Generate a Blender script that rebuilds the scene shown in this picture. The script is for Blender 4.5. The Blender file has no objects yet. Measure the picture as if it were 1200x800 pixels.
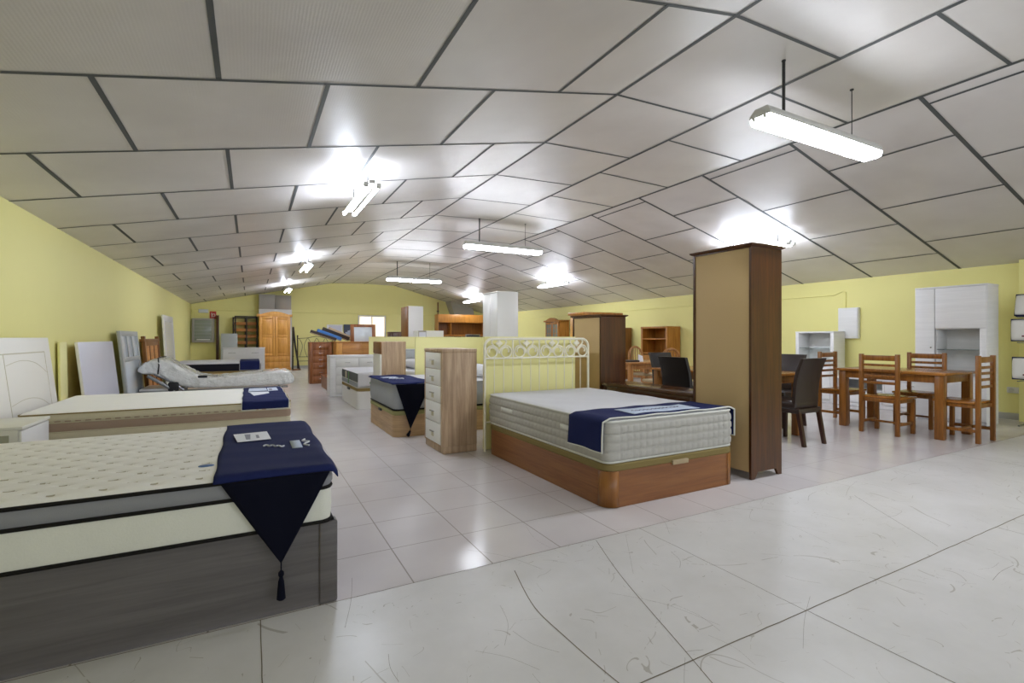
import bpy, bmesh, math, random
from mathutils import Vector, Matrix
random.seed(7)
R = math.radians
PI = math.pi
sc = bpy.context.scene
col = bpy.context.collection

# ------------------------------------------------------------------ materials
def C(h, a=1.0):
    h = h.lstrip('#')
    v = [int(h[i:i + 2], 16) / 255 for i in (0, 2, 4)]
    return tuple(x / 12.92 if x <= .04045 else ((x + .055) / 1.055) ** 2.4 for x in v) + (a,)

class NT:
    def __init__(s, name):
        s.m = bpy.data.materials.new(name); s.m.use_nodes = True
        s.t = s.m.node_tree; s.t.nodes.clear()
        s.out = s.n('ShaderNodeOutputMaterial')
        s.b = s.n('ShaderNodeBsdfPrincipled')
        s.l(s.b.outputs[0], s.out.inputs['Surface'])
    def n(s, t, **k):
        x = s.t.nodes.new(t)
        for a, b in k.items(): setattr(x, a, b)
        return x
    def l(s, a, b): s.t.links.new(a, b)
    def put(s, v, sock):
        if isinstance(v, bpy.types.NodeSocket): s.l(v, sock)
        else: sock.default_value = v
    def math(s, op, a, b=0.0):
        x = s.n('ShaderNodeMath', operation=op)
        s.put(a, x.inputs[0]); s.put(b, x.inputs[1]); return x.outputs[0]
    def coord(s, scale=(1, 1, 1)):
        tc = s.n('ShaderNodeTexCoord'); mp = s.n('ShaderNodeMapping')
        mp.inputs['Scale'].default_value = scale
        s.l(tc.outputs['Object'], mp.inputs['Vector']); return mp.outputs[0]
    def noise(s, vec, scale, detail=3, rough=.5, dist=0):
        x = s.n('ShaderNodeTexNoise'); s.l(vec, x.inputs['Vector'])
        x.inputs['Scale'].default_value = scale; x.inputs['Detail'].default_value = detail
        x.inputs['Roughness'].default_value = rough; x.inputs['Distortion'].default_value = dist
        return x.outputs['Fac']
    def ramp(s, fac, stops):
        x = s.n('ShaderNodeValToRGB'); s.l(fac, x.inputs[0]); e = x.color_ramp.elements
        while len(e) < len(stops): e.new(.5)
        for k, (p, c) in enumerate(stops): e[k].position = p; e[k].color = c
        return x.outputs[0]
    def mix(s, fac, a, b):
        x = s.n('ShaderNodeMix', data_type='RGBA')
        s.put(fac, x.inputs[0]); s.put(a, x.inputs[6]); s.put(b, x.inputs[7]); return x.outputs[2]
    def bump(s, h, strength=.2, dist=.01):
        x = s.n('ShaderNodeBump'); x.inputs['Strength'].default_value = strength
        x.inputs['Distance'].default_value = dist; s.l(h, x.inputs['Height'])
        s.l(x.outputs[0], s.b.inputs['Normal'])
    def base(s, c): s.put(c, s.b.inputs['Base Color'])
    def rough(s, v): s.put(v, s.b.inputs['Roughness'])

def plain(name, hexc, rough=.5, metal=0, var=.06, bump=0, bscale=60, spec=.5):
    t = NT(name); c = C(hexc); v = t.coord()
    d = tuple(x * (1 - var) for x in c[:3]) + (1,)
    t.base(t.mix(t.noise(v, 3.0, 3), d, c)); t.rough(rough)
    t.b.inputs['Metallic'].default_value = metal
    t.b.inputs['Specular IOR Level'].default_value = spec
    if bump: t.bump(t.noise(v, bscale, 3), bump, .004)
    return t.m

def wood(name, a, b, axis='z', rough=.35, scale=1.0, bump=.08):
    t = NT(name); k = dict(x=(.06, 1, 1), y=(1, .06, 1), z=(1, 1, .06), h=(.05, .05, 1))[axis]
    v = t.coord(tuple(q * scale for q in k))
    f = t.noise(v, 22, 5, .65, .5); g = t.noise(v, 90, 3, .6)
    f = t.math('ADD', t.math('MULTIPLY', f, .75), t.math('MULTIPLY', g, .25))
    t.base(t.ramp(f, [(.40, C(a)), (.60, C(b))])); t.rough(rough)
    t.bump(g, bump, .002)
    return t.m

def fabric(name, hexc, rough=.9, scale=300, var=.18, bump=.25, sheen=0.0):
    t = NT(name); c = C(hexc); v = t.coord()
    d = tuple(x * (1 - var) for x in c[:3]) + (1,)
    n = t.noise(v, scale, 2); t.base(t.mix(t.math('MULTIPLY', t.math('ADD', n, t.noise(v, 9, 3)), .5), d, c))
    t.rough(rough); t.bump(n, bump, .002)
    t.b.inputs['Specular IOR Level'].default_value = .15
    if sheen: t.b.inputs['Sheen Weight'].default_value = sheen
    return t.m

def glow(name, hexc, strength):
    t = NT(name); c = C(hexc); t.base(c)
    t.b.inputs['Emission Color'].default_value = c
    t.b.inputs['Emission Strength'].default_value = strength
    return t.m

M = {}
M['yellow'] = plain('yellow_wall_paint', '#ebe498', .55, 0, .03, .12, 40, .3)
M['yellow_panel'] = plain('yellow_board_paint', '#ece6a4', .5, 0, .03, .05, 40, .3)
M['grey_skirting'] = plain('grey_skirting_tile', '#b4b2aa', .35, 0, .15)
def ceil_mat():
    t = NT('foil_faced_ceiling_panel'); v = t.coord()
    n = t.noise(v, 1.3, 4)
    t.base(t.ramp(n, [(.3, C('#c6c1be')), (.7, C('#d3cfcc'))])); t.rough(.36)
    w = t.n('ShaderNodeTexWave'); w.inputs['Scale'].default_value = 18; w.inputs['Distortion'].default_value = 1.2
    w.inputs['Detail'].default_value = 1
    t.l(v, w.inputs['Vector']); nn = t.noise(t.coord((1, 5, 1)), 40, 2)
    t.bump(t.math('ADD', t.math('MULTIPLY', w.outputs['Fac'], .5), nn), .14, .005)
    t.b.inputs['Specular IOR Level'].default_value = .75
    return t.m
M['ceiling'] = ceil_mat()
M['seam'] = plain('dark_grey_ceiling_joint', '#55595a', .6, 0, .45, .3, 120)
def tile_mat():
    t = NT('glazed_floor_tile'); v = t.coord()
    s = t.n('ShaderNodeSeparateXYZ'); t.l(v, s.inputs[0])
    def line(sock, off, p, w):
        q = t.math('SUBTRACT', t.math('FLOORED_MODULO', t.math('SUBTRACT', sock, off - p / 2), p), p / 2)
        return t.math('LESS_THAN', t.math('ABSOLUTE', q), w)
    g = t.math('MAXIMUM', line(s.outputs[0], .69, .42, .0034), line(s.outputs[1], 2.28, .43, .0030))
    n = t.noise(v, 1.7, 3)
    b = t.ramp(n, [(.3, C('#cdc6c6')), (.7, C('#d6d1d0'))])
    t.base(t.mix(g, b, C('#8f8680')))
    t.rough(t.math('ADD', t.math('MULTIPLY', g, .4), t.math('MULTIPLY', t.noise(v, 6, 3), .12)))
    t.b.inputs['Roughness'].default_value = .15
    r = t.math('ADD', t.math('MULTIPLY', g, .4), t.math('ADD', .13, t.math('MULTIPLY', t.noise(v, 5, 3), .12)))
    t.rough(r)
    t.bump(t.noise(v, 55, 2), .06, .004)
    return t.m
M['tile'] = tile_mat()
def sheet_mat():
    t = NT('worn_white_floor_sheeting'); v = t.coord()
    n = t.noise(v, 2.2, 5, .65)
    b = t.ramp(n, [(.3, C('#cbc9c5')), (.7, C('#d8d6d4'))])
    def scr(scale, w, dist, mask_scale, th):
        f = t.noise(v, scale, 2, .5, dist)
        ln = t.math('LESS_THAN', t.math('ABSOLUTE', t.math('SUBTRACT', f, .5)), w)
        return t.math('MULTIPLY', ln, t.math('GREATER_THAN', t.noise(v, mask_scale, 3, .6), th))
    s1 = scr(1.5, .0017, .7, 7, .52); s2 = scr(2.6, .0017, .9, 11, .54); s3 = scr(.8, .0012, .3, 5, .50)
    spots = t.math('GREATER_THAN', t.noise(v, 34, 2), .755)
    m = t.math('MAXIMUM', t.math('MAXIMUM', s1, s2), t.math('MAXIMUM', s3, spots))
    t.base(t.mix(t.math('MULTIPLY', m, .55), b, C('#8d8574')))
    t.rough(t.math('ADD', .24, t.math('MULTIPLY', t.noise(v, 4, 4), .2)))
    t.bump(t.noise(v, 90, 2), .05, .003)
    return t.m
M['sheet'] = sheet_mat()
M['crack'] = plain('dirty_floor_joint', '#7d735e', .8, 0, .4)

M['grey_wood'] = wood('grey_oak_veneer', '#544f4e', '#625d5c', 'h', .42)
M['cherry'] = wood('cherry_veneer', '#794924', '#8f5c30', 'h', .35)
M['cherry_post'] = wood('cherry_corner_veneer', '#80501f', '#96622d', 'z', .35)
M['cherry_v'] = wood('cherry_chest_veneer', '#7a4520', '#945c2d', 'z', .35)
M['oak_v'] = wood('sonoma_oak_vertical', '#a08468', '#c2a788', 'z', .5)
M['oak_x'] = wood('sonoma_oak_horizontal', '#a08360', '#bb9b74', 'h', .5)
M['honey'] = wood('honey_oak', '#a3682c', '#bf8740', 'x', .35)
M['pine'] = wood('honey_pine', '#bd8030', '#d29a48', 'z', .35)
M['orange_v'] = wood('orange_oak', '#98601f', '#b87d34', 'z', .35)
M['walnut'] = wood('dark_walnut', '#3e2008', '#56300f', 'z', .3)
M['walnut_x'] = wood('dark_walnut_top', '#44260f', '#5a3618', 'x', .18)
M['dining'] = wood('rustic_brown_pine', '#744618', '#966026', 'z', .3)
M['dining_x'] = wood('rustic_brown_pine_top', '#8b5520', '#ad722f', 'y', .22)
M['brown_v'] = wood('old_brown_oak', '#6d4115', '#8c5a22', 'z', .4)
M['arch_wood'] = wood('reddish_beech', '#93602f', '#ad7a45', 'z', .35)
M['slat'] = wood('bent_beech_slat', '#a86c2c', '#c48540', 'x', .45)
M['hardboard'] = plain('beige_hardboard_back', '#c4a878', .7, 0, .06, .25, 150)
M['white'] = plain('white_lacquer', '#e4e3e0', .3, 0, .02)
M['white_ash'] = wood('white_ash_veneer', '#e2e1e0', '#e9e8e7', 'h', .4)
M['white_warm'] = plain('warm_white_board', '#dfddd2', .4, 0, .02)
M['cream'] = plain('cream_lacquer', '#ece9df', .4, 0, .02)
M['cream_groove'] = plain('groove_in_cream_board', '#c9c2a6', .6)
M['lavender'] = plain('lavender_white_board', '#cfcfdb', .35, 0, .03)
M['grey_green'] = plain('grey_green_side_shade', '#a3a38c', .5)  # shade on the white nightstand's near side, painted as colour
M['grey_lacquer'] = plain('grey_lacquer', '#a8acab', .35)
M['pale_glass'] = plain('frosted_pale_glass', '#d5dce2', .12)
M['navy'] = fabric('navy_runner_cloth', '#1f2756', .85, 400, .3, .3)
M['navy_shade'] = fabric('navy_cloth_shade', '#0c0e1e', .95, 300, .3, .3)  # navy cloth again, with the shade on hanging ends put into its colour
M['piping_w'] = fabric('white_edge_piping', '#dcdcd4', .8)
M['black_pip'] = fabric('black_edge_piping', '#1b1917', .7)
M['ticking_cream'] = fabric('cream_stretch_ticking', '#f4f2ec', .9, 220, .05, .3)
M['stitch_shade'] = fabric('tan_stitch_and_dimple_shade', '#b9b19c', .9, 200, .1)  # stitch tan that also carries the shade of the dimples
M['side_speckle'] = fabric('speckled_cream_side', '#dddcd0', .9, 160, .16, .35)
M['band_grey'] = fabric('grey_mattress_band', '#8b8b8e', .8, 260, .15)
M['taupe'] = fabric('taupe_mattress_band', '#a58f7d', .85, 200, .15)
M['beige_side'] = fabric('beige_mattress_side', '#cfc6ab', .85, 200, .1)
M['ticking_white'] = fabric('white_damask_ticking', '#dadadc', .8, 90, .1, .25)
M['ticking_grey'] = fabric('grey_quilted_side', '#bcb9b2', .75, 120, .22, .3)
M['mesh_grey'] = fabric('grey_spacer_fabric', '#a4a8ad', .8, 260, .25, .4)
M['dark_side'] = fabric('charcoal_mattress_side', '#6d706e', .85, 200, .2)
M['black_side'] = fabric('black_mattress_side', '#22212a', .85, 200, .2)
M['olive'] = fabric('olive_base_lid_fabric', '#85754a', .8, 250, .15)
M['green_lid'] = fabric('sage_base_lid_fabric', '#9a9868', .8, 250, .15)
M['gold_lid'] = fabric('golden_base_lid_fabric', '#8f7a4c', .8, 250, .15)
M['paper'] = plain('white_paper', '#e6e8ee', .6, 0, .04)
M['paper_blue'] = plain('pale_blue_paper', '#c9d4e6', .4, 0, .06)
M['print'] = plain('grey_print', '#8d8f9c', .7)
M['embro'] = fabric('white_embroidery', '#e2e4ec', .8)
M['patch'] = fabric('pale_blue_woven_patch', '#c4d0e2', .8, 90, .35)
M['blue_tag'] = plain('blue_oval_badge', '#4a6c9e', .4)
M['iron_w'] = plain('ivory_painted_iron', '#ece7d2', .4, 0, .03)
M['iron_b'] = plain('black_painted_iron', '#34302a', .5, .3)
M['steel'] = plain('grey_steel', '#8d8f90', .35, .7)
M['chrome'] = plain('satin_chrome', '#c4c4c4', .25, .9)
M['black_plastic'] = plain('black_plastic', '#1c1c20', .45)
M['leather'] = plain('dark_brown_leather', '#2c1f19', .38, 0, .15, .2, 90)
M['leather_b'] = plain('black_leather', '#211c1a', .42, 0, .15, .2, 90)
M['dark_leg'] = plain('dark_stained_leg', '#33190e', .35)
M['cushion'] = fabric('beige_seat_cushion', '#b3a182', .9, 150, .2)
M['tube'] = glow('lit_fluorescent_tube', '#e8f0ff', 44)
M['diffuser'] = glow('lit_lamp_diffuser', '#f0f5ff', 26)
M['lamp_body'] = plain('lamp_housing', '#cfcfc9', .4)
M['rod'] = plain('dark_metal_rod', '#3a3a3a', .5, .4)
M['blind'] = glow('sunlit_roller_blind', '#fff0d2', .5)
M['red_sign'] = plain('red_sign_face', '#b5281c', .4)
M['yellow_sign'] = plain('yellow_sign_face', '#cfc23a', .4)
M['sign_white'] = plain('white_sign_symbol', '#e8e4e0', .4)
M['duct'] = plain('grey_sheet_metal', '#a09c93', .45)
M['blue_item'] = plain('blue_covered_board', '#3f7cc4', .5)
M['tan_board'] = plain('tan_covered_board', '#c9b08c', .6)
M['dark_board'] = plain('dark_brown_covered_board', '#33261f', .55)
M['dark_picture'] = plain('dark_blue_print', '#343c50', .4)
M['flower'] = plain('pale_flower_print', '#a8b0c0', .5)
M['label_red'] = plain('dark_red_print', '#7c4250', .6)
M['label_green'] = plain('green_print', '#5a8a4a', .6)
def plastic_mat():
    t = NT('clear_wrinkled_plastic_wrap'); v = t.coord()
    n = t.noise(v, 9, 5, .65, 1.4)
    t.base(t.ramp(n, [(.3, C('#e6e8e6')), (.7, C('#fafbfa'))])); t.rough(.16)
    t.bump(t.noise(t.coord((1, 1.6, 1.6)), 14, 5, .6, 1.0), .75, .03)
    t.b.inputs['Coat Weight'].default_value = .7; t.b.inputs['Coat Roughness'].default_value = .08
    return t.m
M['plastic'] = plastic_mat()
def glass_mat():
    t = NT('clear_glass'); t.base(C('#dcebe6')); t.rough(.03)
    t.b.inputs['Transmission Weight'].default_value = 1; t.b.inputs['IOR'].default_value = 1.3
    return t.m
M['glass'] = glass_mat()
M['tinted_glass'] = plain('grey_glazing', '#8d9488', .08)

# ------------------------------------------------------------------ geometry
class MB:
    def __init__(s): s.bm = bmesh.new(); s.mi = 0
    def _t(s, verts, mat):
        if mat is not None: bmesh.ops.transform(s.bm, matrix=mat, verts=verts)
    def box(s, x0, x1, y0, y1, z0, z1, bev=.004, seg=2, mat=None):
        r = bmesh.ops.create_cube(s.bm, size=1); vs = r['verts']
        bmesh.ops.transform(s.bm, verts=vs, matrix=Matrix.Translation(((x0 + x1) / 2, (y0 + y1) / 2, (z0 + z1) / 2)) @
                            Matrix.Diagonal((abs(x1 - x0), abs(y1 - y0), abs(z1 - z0), 1)))
        fs = set(f for v in vs for f in v.link_faces)
        m = min(abs(x1 - x0), abs(y1 - y0), abs(z1 - z0)); bev = min(bev, m * .3)
        if bev > 0:
            es = set(e for v in vs for e in v.link_edges)
            rr = bmesh.ops.bevel(s.bm, geom=list(es), offset=bev, segments=seg, profile=.5, affect='EDGES')
            fs = set(f for f in fs if f.is_valid) | set(rr['faces'])
        for f in fs: f.material_index = s.mi
        s._t(list(set(v for f in fs for v in f.verts)), mat)
        return s
    def quad(s, pts):
        f = s.bm.faces.new([s.bm.verts.new(p) for p in pts]); f.material_index = s.mi; return s
    def loft(s, rings, closed=True, cap0=False, cap1=False):
        vr = [[s.bm.verts.new(p) for p in r] for r in rings]; n = len(vr[0])
        for a, b in zip(vr, vr[1:]):
            for i in range(n if closed else n - 1):
                j = (i + 1) % n
                f = s.bm.faces.new((a[i], a[j], b[j], b[i])); f.material_index = s.mi
        if cap0: s.bm.faces.new(vr[0][::-1]).material_index = s.mi
        if cap1: s.bm.faces.new(vr[-1]).material_index = s.mi
        return s
    def tube(s, pts, r, n=8, closed=False):
        P = [Vector(p) for p in pts]; rings = []; m = len(P)
        rr = r if isinstance(r, (list, tuple)) else [r] * m
        t0 = (P[1] - P[0]).normalized(); up = Vector((0, 0, 1)) if abs(t0.z) < .9 else Vector((1, 0, 0))
        nrm = t0.cross(up).normalized()
        for i in range(m):
            if closed: t = (P[(i + 1) % m] - P[i - 1]).normalized()
            else: t = (P[min(i + 1, m - 1)] - P[max(i - 1, 0)]).normalized()
            nrm = (nrm - t * nrm.dot(t)).normalized(); b = t.cross(nrm)
            rings.append([P[i] + (nrm * math.cos(2 * PI * k / n) + b * math.sin(2 * PI * k / n)) * rr[i] for k in range(n)])
        if closed: rings.append(rings[0])
        return s.loft(rings, True, not closed, not closed)
    def prism(s, poly, axis, a0, a1):
        def P(u, v, w): return (w, u, v) if axis == 'x' else ((u, w, v) if axis == 'y' else (u, v, w))
        A = [s.bm.verts.new(P(u, v, a0)) for u, v in poly]; B = [s.bm.verts.new(P(u, v, a1)) for u, v in poly]
        n = len(A)
        fs = [s.bm.faces.new(A), s.bm.faces.new(B[::-1])] + [s.bm.faces.new((A[i], B[i], B[(i + 1) % n], A[(i + 1) % n])) for i in range(n)]
        for f in fs: f.material_index = s.mi
        return s
    def grid(s, fn, nu, nv):
        V = [[s.bm.verts.new(fn(i / nu, j / nv)) for j in range(nv + 1)] for i in range(nu + 1)]
        for i in range(nu):
            for j in range(nv):
                s.bm.faces.new((V[i][j], V[i + 1][j], V[i + 1][j + 1], V[i][j + 1])).material_index = s.mi
        return s
    def build(s, name, mats, parent=None, smooth=40, loc=None, solid=0):
        bmesh.ops.remove_doubles(s.bm, verts=s.bm.verts, dist=1e-6)
        bmesh.ops.recalc_face_normals(s.bm, faces=s.bm.faces)
        me = bpy.data.meshes.new(name); s.bm.to_mesh(me); s.bm.free()
        for m in (mats if isinstance(mats, (list, tuple)) else [mats]): me.materials.append(M[m])
        if smooth:
            for p in me.polygons: p.use_smooth = True
            me.set_sharp_from_angle(angle=R(smooth))
        o = bpy.data.objects.new(name, me); col.objects.link(o)
        if parent: o.parent = parent
        if loc: o.location = loc
        if solid:
            d = o.modifiers.new('thickness', 'SOLIDIFY'); d.thickness = solid; d.offset = 0
        return o

def tag(o, label, cat, group=None, kind=None):
    o['label'] = label; o['category'] = cat
    if group: o['group'] = group
    if kind: o['kind'] = kind
    return o
def thing(name, label, cat, loc, rz=0, group=None, rx=0):
    o = bpy.data.objects.new(name, None); col.objects.link(o); o.empty_display_size = .1
    o.location = loc; o.rotation_euler = (R(rx), 0, R(rz)); return tag(o, label, cat, group)
def box(name, mat, parent, *a, **k): return MB().box(*a, **k).build(name, mat, parent)
def struct(o): o['kind'] = 'structure'; return o
kids = {}
def copy_tree(o, parent=None):
    c = o.copy(); col.objects.link(c)
    if parent: c.parent = parent
    for ch in [x for x in bpy.data.objects if x.parent == o]: copy_tree(ch, c)
    return c

# ------------------------------------------------------------------ the hall
XL, XR, YB, YF = -1.85, 9.6, 20.5, -4.0
PROF = [(XL, 2.358), (2.87, 3.33), (4.1, 3.37), (5.34, 3.35), (XR, 2.23)]
def cz(x):
    for (a, za), (b, zb) in zip(PROF, PROF[1:]):
        if x <= b: return za + (zb - za) * (x - a) / (b - a)
    return PROF[-1][1]
b = MB(); b.quad([(XL, YF, 0), (XR, YF, 0), (XR, 2.28, 0), (XL, 2.28, 0)])
b.mi = 1; b.quad([(XL, 2.28, -.002), (XR, 2.28, -.002), (XR, YB, -.002), (XL, YB, -.002)])
b.mi = 2
def ribbon(pts, w):
    P = [Vector((x, y, .0006)) for x, y in pts]
    for p, q in zip(P, P[1:]):
        d = (q - p).normalized(); n = Vector((-d.y, d.x, 0)) * w
        b.quad([p - n, q - n, q + n, p + n])
def jitter(p, q, n, a): return [(p[0] + (q[0] - p[0]) * i / n + random.uniform(-a, a), p[1] + (q[1] - p[1]) * i / n + random.uniform(-a, a)) for i in range(n + 1)]
ribbon(jitter((XL, 2.28), (XR, 2.275), 120, .0012), .0018)
ribbon(jitter((.0, 1.255), (XR, 1.25), 120, .0016), .0024)
for x, y0, y1 in ((.036, 1.25, 2.28), (2.105, .2, 1.25), (4.06, .2, 1.25), (6.2, 1.25, 2.28)): ribbon(jitter((x, y0), (x, y1), 16, .001), .0018)
ribbon(jitter((2.1, 1.25), (2.105, 2.28), 12, .002), .0014)
def smooth_curve(pts, n=40):
    out = []; m = max(2, n // (len(pts) - 1))
    for i in range(len(pts) - 1):
        p0 = pts[max(i - 1, 0)]; p1 = pts[i]; p2 = pts[i + 1]; p3 = pts[min(i + 2, len(pts) - 1)]
        for k in range(m):
            t = k / m
            out.append(tuple(.5 * (2 * p1[d] + (p2[d] - p0[d]) * t + (2 * p0[d] - 5 * p1[d] + 4 * p2[d] - p3[d]) * t * t + (3 * p1[d] - p0[d] - 3 * p2[d] + p3[d]) * t ** 3) for d in range(len(p1))))
    out.append(pts[-1]); return out
ribbon(smooth_curve([(1.17, 2.16), (1.09, 1.84), (1.085, 1.6), (1.10, 1.30), (1.13, 1.1)]), .0022)
ribbon(smooth_curve([(1.76, 2.26), (1.6, 1.85), (1.44, 1.33), (1.38, 1.14), (1.32, .95)]), .0016)
ribbon(smooth_curve([(3.95, 2.0), (3.7, 1.68), (3.40, 1.29)]), .0012)
for k in range(70):
    x, y = random.uniform(.3, 6.5), random.uniform(.75, 2.2); a = random.uniform(0, PI); L = random.uniform(.06, .5); c2 = random.uniform(-.12, .12)
    ribbon(smooth_curve([(x, y), (x + L / 2 * math.cos(a) - c2 * L * math.sin(a), y + L / 2 * math.sin(a) + c2 * L * math.cos(a)), (x + L * math.cos(a), y + L * math.sin(a))], 12), random.uniform(.0003, .0007))
struct(b.build('floor', ['sheet', 'tile', 'crack'], None, 0))

b = MB()
for (x0, z0), (x1, z1) in zip(PROF, PROF[1:]):
    b.quad([(x0, YF, z0), (x1, YF, z1), (x1, YB, z1), (x0, YB, z0)])
    b.quad([(x0, YF, z0 + .12), (x0, YB, z0 + .12), (x1, YB, z1 + .12), (x1, YF, z1 + .12)])
b.mi = 1
def seam_x(x0, x1, y, w):        # across the hall, following the slope
    b.quad([(x0, y - w, cz(x0) - .003), (x1, y - w, cz(x1) - .003), (x1, y + w, cz(x1) - .003), (x0, y + w, cz(x0) - .003)])
def seam_y(x, y0, y1, w):
    b.quad([(x - w, y0, cz(x - w) - .004), (x + w, y0, cz(x + w) - .004), (x + w, y1, cz(x + w) - .004), (x - w, y1, cz(x - w) - .004)])
for x in (2.87, 4.1, 5.34): seam_y(x, YF, YB, .017)
seam_y(4.1, YF, YB, .019)
for k in range(-6, 16):
    y = 2.18 + 1.21 * k
    if y > YB: break
    y1 = min(y + 1.21, YB)
    seam_x(XL, 2.87, y, .014); seam_x(2.87, 4.1, y, .014); seam_x(5.34, XR, y - .02, .019)
    if y - .62 < YB: seam_x(4.1, 5.34, y - .62, .014)
    for x in ((-1.37, -.165, 1.05, 2.25) if k % 2 == 0 else (-.76, .45, 1.66)): seam_y(x, y, y1, .015)
    for x in ((6.08, 7.26, 8.45) if k % 2 == 0 else (5.48, 6.6, 7.75, 8.9)): seam_y(x, y - .02, y1 - .02, .012)
struct(b.build('ceiling', ['ceiling', 'seam'], None, 0))
struct(MB().box(XL - .12, XL, YF, YB, 0, 2.36, 0).build('wall_left', 'yellow', None, 0))
struct(MB().box(XR, XR + .12, YF, YB, 0, 2.235, 0).build('wall_right', 'yellow', None, 0))
struct(MB().prism([(XL - .12, 0), (XR + .12, 0), (XR, 2.24)] + [(x, z + .01) for x, z in PROF[::-1][1:]], 'y', YB, YB + .12).build('wall_back', 'yellow', None, 0))
struct(MB().box(XR - .02, XR, 2.7, YB, 0, .095, .002).build('baseboard_right', 'grey_skirting'))
struct(MB().box(XL, XR, YB - .02, YB, 0, .095, .002).build('baseboard_back', 'grey_skirting'))
struct(MB().box(XL, XL + .02, YF, YB - .02, 0, .095, .002).build('baseboard_left', 'grey_skirting'))
struct(MB().box(XR - .14, XR, 2.15, 2.68, 0, 2.26, .004).build('trim_1', 'yellow'))
struct(MB().box(XL, XR, YB - .03, YB, 2.13, 2.19, .004).build('trim_2', 'yellow'))
# conduit on the right wall
tag(MB().tube([(XR - .015, 20.2, 1.93), (XR - .015, 5.2, 1.96), (XR - .015, 5.05, 2.02), (XR - .015, 5.0, 2.0), (XR - .015, 5.0, 1.72)], .011, 6).build('cable_conduit', 'yellow'),
    'thin yellow painted conduit running along the right wall down to the white electrical box', 'conduit')

# window on the back wall
w = struct(MB().box(3.86, 4.97, YB - .07, YB, 1.17, 1.22).box(3.86, 4.97, YB - .07, YB, 2.03, 2.08).box(3.86, 3.92, YB - .07, YB, 1.22, 2.03)
           .box(4.91, 4.97, YB - .07, YB, 1.22, 2.03).build('window_1', 'white'))
box('window_mullion', 'white', w, 4.385, 4.43, YB - .065, YB, 1.22, 2.03)
for x0, x1 in ((3.92, 4.385), (4.43, 4.91)):
    g = MB()
    for k in range(20): g.box(x0, x1, YB - .035, YB - .02, 1.22 + k * .0405, 1.22 + k * .0405 + .039, .006)
    g.build('roller_blind', 'blind', w)

# ------------------------------------------------------------------ lamps
def sealed_lamp(y, label):
    t = thing('pendant_strip_lamp', label, 'lamp', (4.215, y, 2.79), 0, 'sealed strip lamps along the middle of the hall')
    L = .8
    MB().loft([[(x, yy, z) for x, yy in ((-L * k, -.085 * q), (L * k, -.085 * q), (L * k, .085 * q), (-L * k, .085 * q))]
               for z, k, q in ((.06, 1, 1), (.085, 1, 1), (.12, .985, .72), (.135, .98, .6))], True, True, True).build('lamp_housing', 'lamp_body', t, 30)
    rings = []
    for z, k, q in ((.0, .965, .62), (.012, .985, .86), (.03, .99, .95), (.06, .995, .97)):
        rings.append([(x, yy, z) for x, yy in ((-L * k, -.085 * q), (L * k, -.085 * q), (L * k, .085 * q), (-L * k, .085 * q))])
    MB().loft(rings, True, True, False).build('diffuser', 'diffuser', t, 30)
    for sx in (-1, 1):
        for yy in (-.045, .045): box('clip', 'lamp_body', t, sx * .8 - .008, sx * .8 + .008, yy - .012, yy + .012, .035, .085, .002)
    for x, r in ((-.505, .012), (.465, .004)):
        MB().tube([(x, 0, .13), (x, 0, cz(4.215 + x) - 2.79 - .002)], r, 8).build('suspension_rod', 'rod', t)
        MB().tube([(x, 0, cz(4.215 + x) - 2.8), (x, 0, cz(4.215 + x) - 2.79)], .015, 12).build('ceiling_rose', 'rod', t)
sealed_lamp(2.39, 'large glowing sealed strip lamp on a dark rod nearest the viewer, upper right')
sealed_lamp(8.2, 'glowing sealed strip lamp hung in the middle of the hall, second in its row')
sealed_lamp(13.9, 'small distant glowing sealed strip lamp hung before the back gable wall')
sealed_lamp(-3.2, 'extra sealed strip lamp added unseen behind the viewer')  # lamp added out of view to help light the hall
def twin_lamp(x, y, z, label, grp):
    t = thing('twin_tube_lamp', label, 'lamp', (x, y, z), 0, grp); L = .66
    for s in (-1, 1):
        MB().tube([(s * .062, -L + .03, 0), (s * .062, L - .03, 0)], .017, 12).build('fluorescent_tube', 'tube', t)
        for q in (-1, 1): box('tube_holder', 'lamp_body', t, s * .062 - .022, s * .062 + .022, q * L - .03, q * L + .03, -.012, .03, .004)
    box('lamp_housing', 'lamp_body', t, -.028, .028, -L, L, .03, .07, .006)
    for q in (-.45, .35):
        h = cz(x) - z
        MB().tube([(0, q, .07), (0, q, h - .001)], .007, 8).build('suspension_rod', 'rod', t)
G1 = 'twin tube lamps along the left slope'; G2 = 'twin tube lamps along the right slope'
twin_lamp(1.1, 5.75, 2.72, 'bright twin tube lamp under the left slope, nearest of its row', G1)
twin_lamp(1.1, 11.8, 2.72, 'bright twin tube lamp under the left slope, second of its row', G1)
twin_lamp(1.1, 17.7, 2.72, 'small far twin tube lamp above the pine wardrobe', G1)
twin_lamp(7.3, 5.25, 2.6, 'twin tube lamp glowing behind the top of the tall brown wardrobe', G2)
twin_lamp(7.3, 11.3, 2.6, 'twin tube lamp under the right slope above the glazed hutch', G2)
twin_lamp(7.5, 17.3, 2.56, 'far twin tube lamp just left of the tall white cupboard top', G2)

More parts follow.
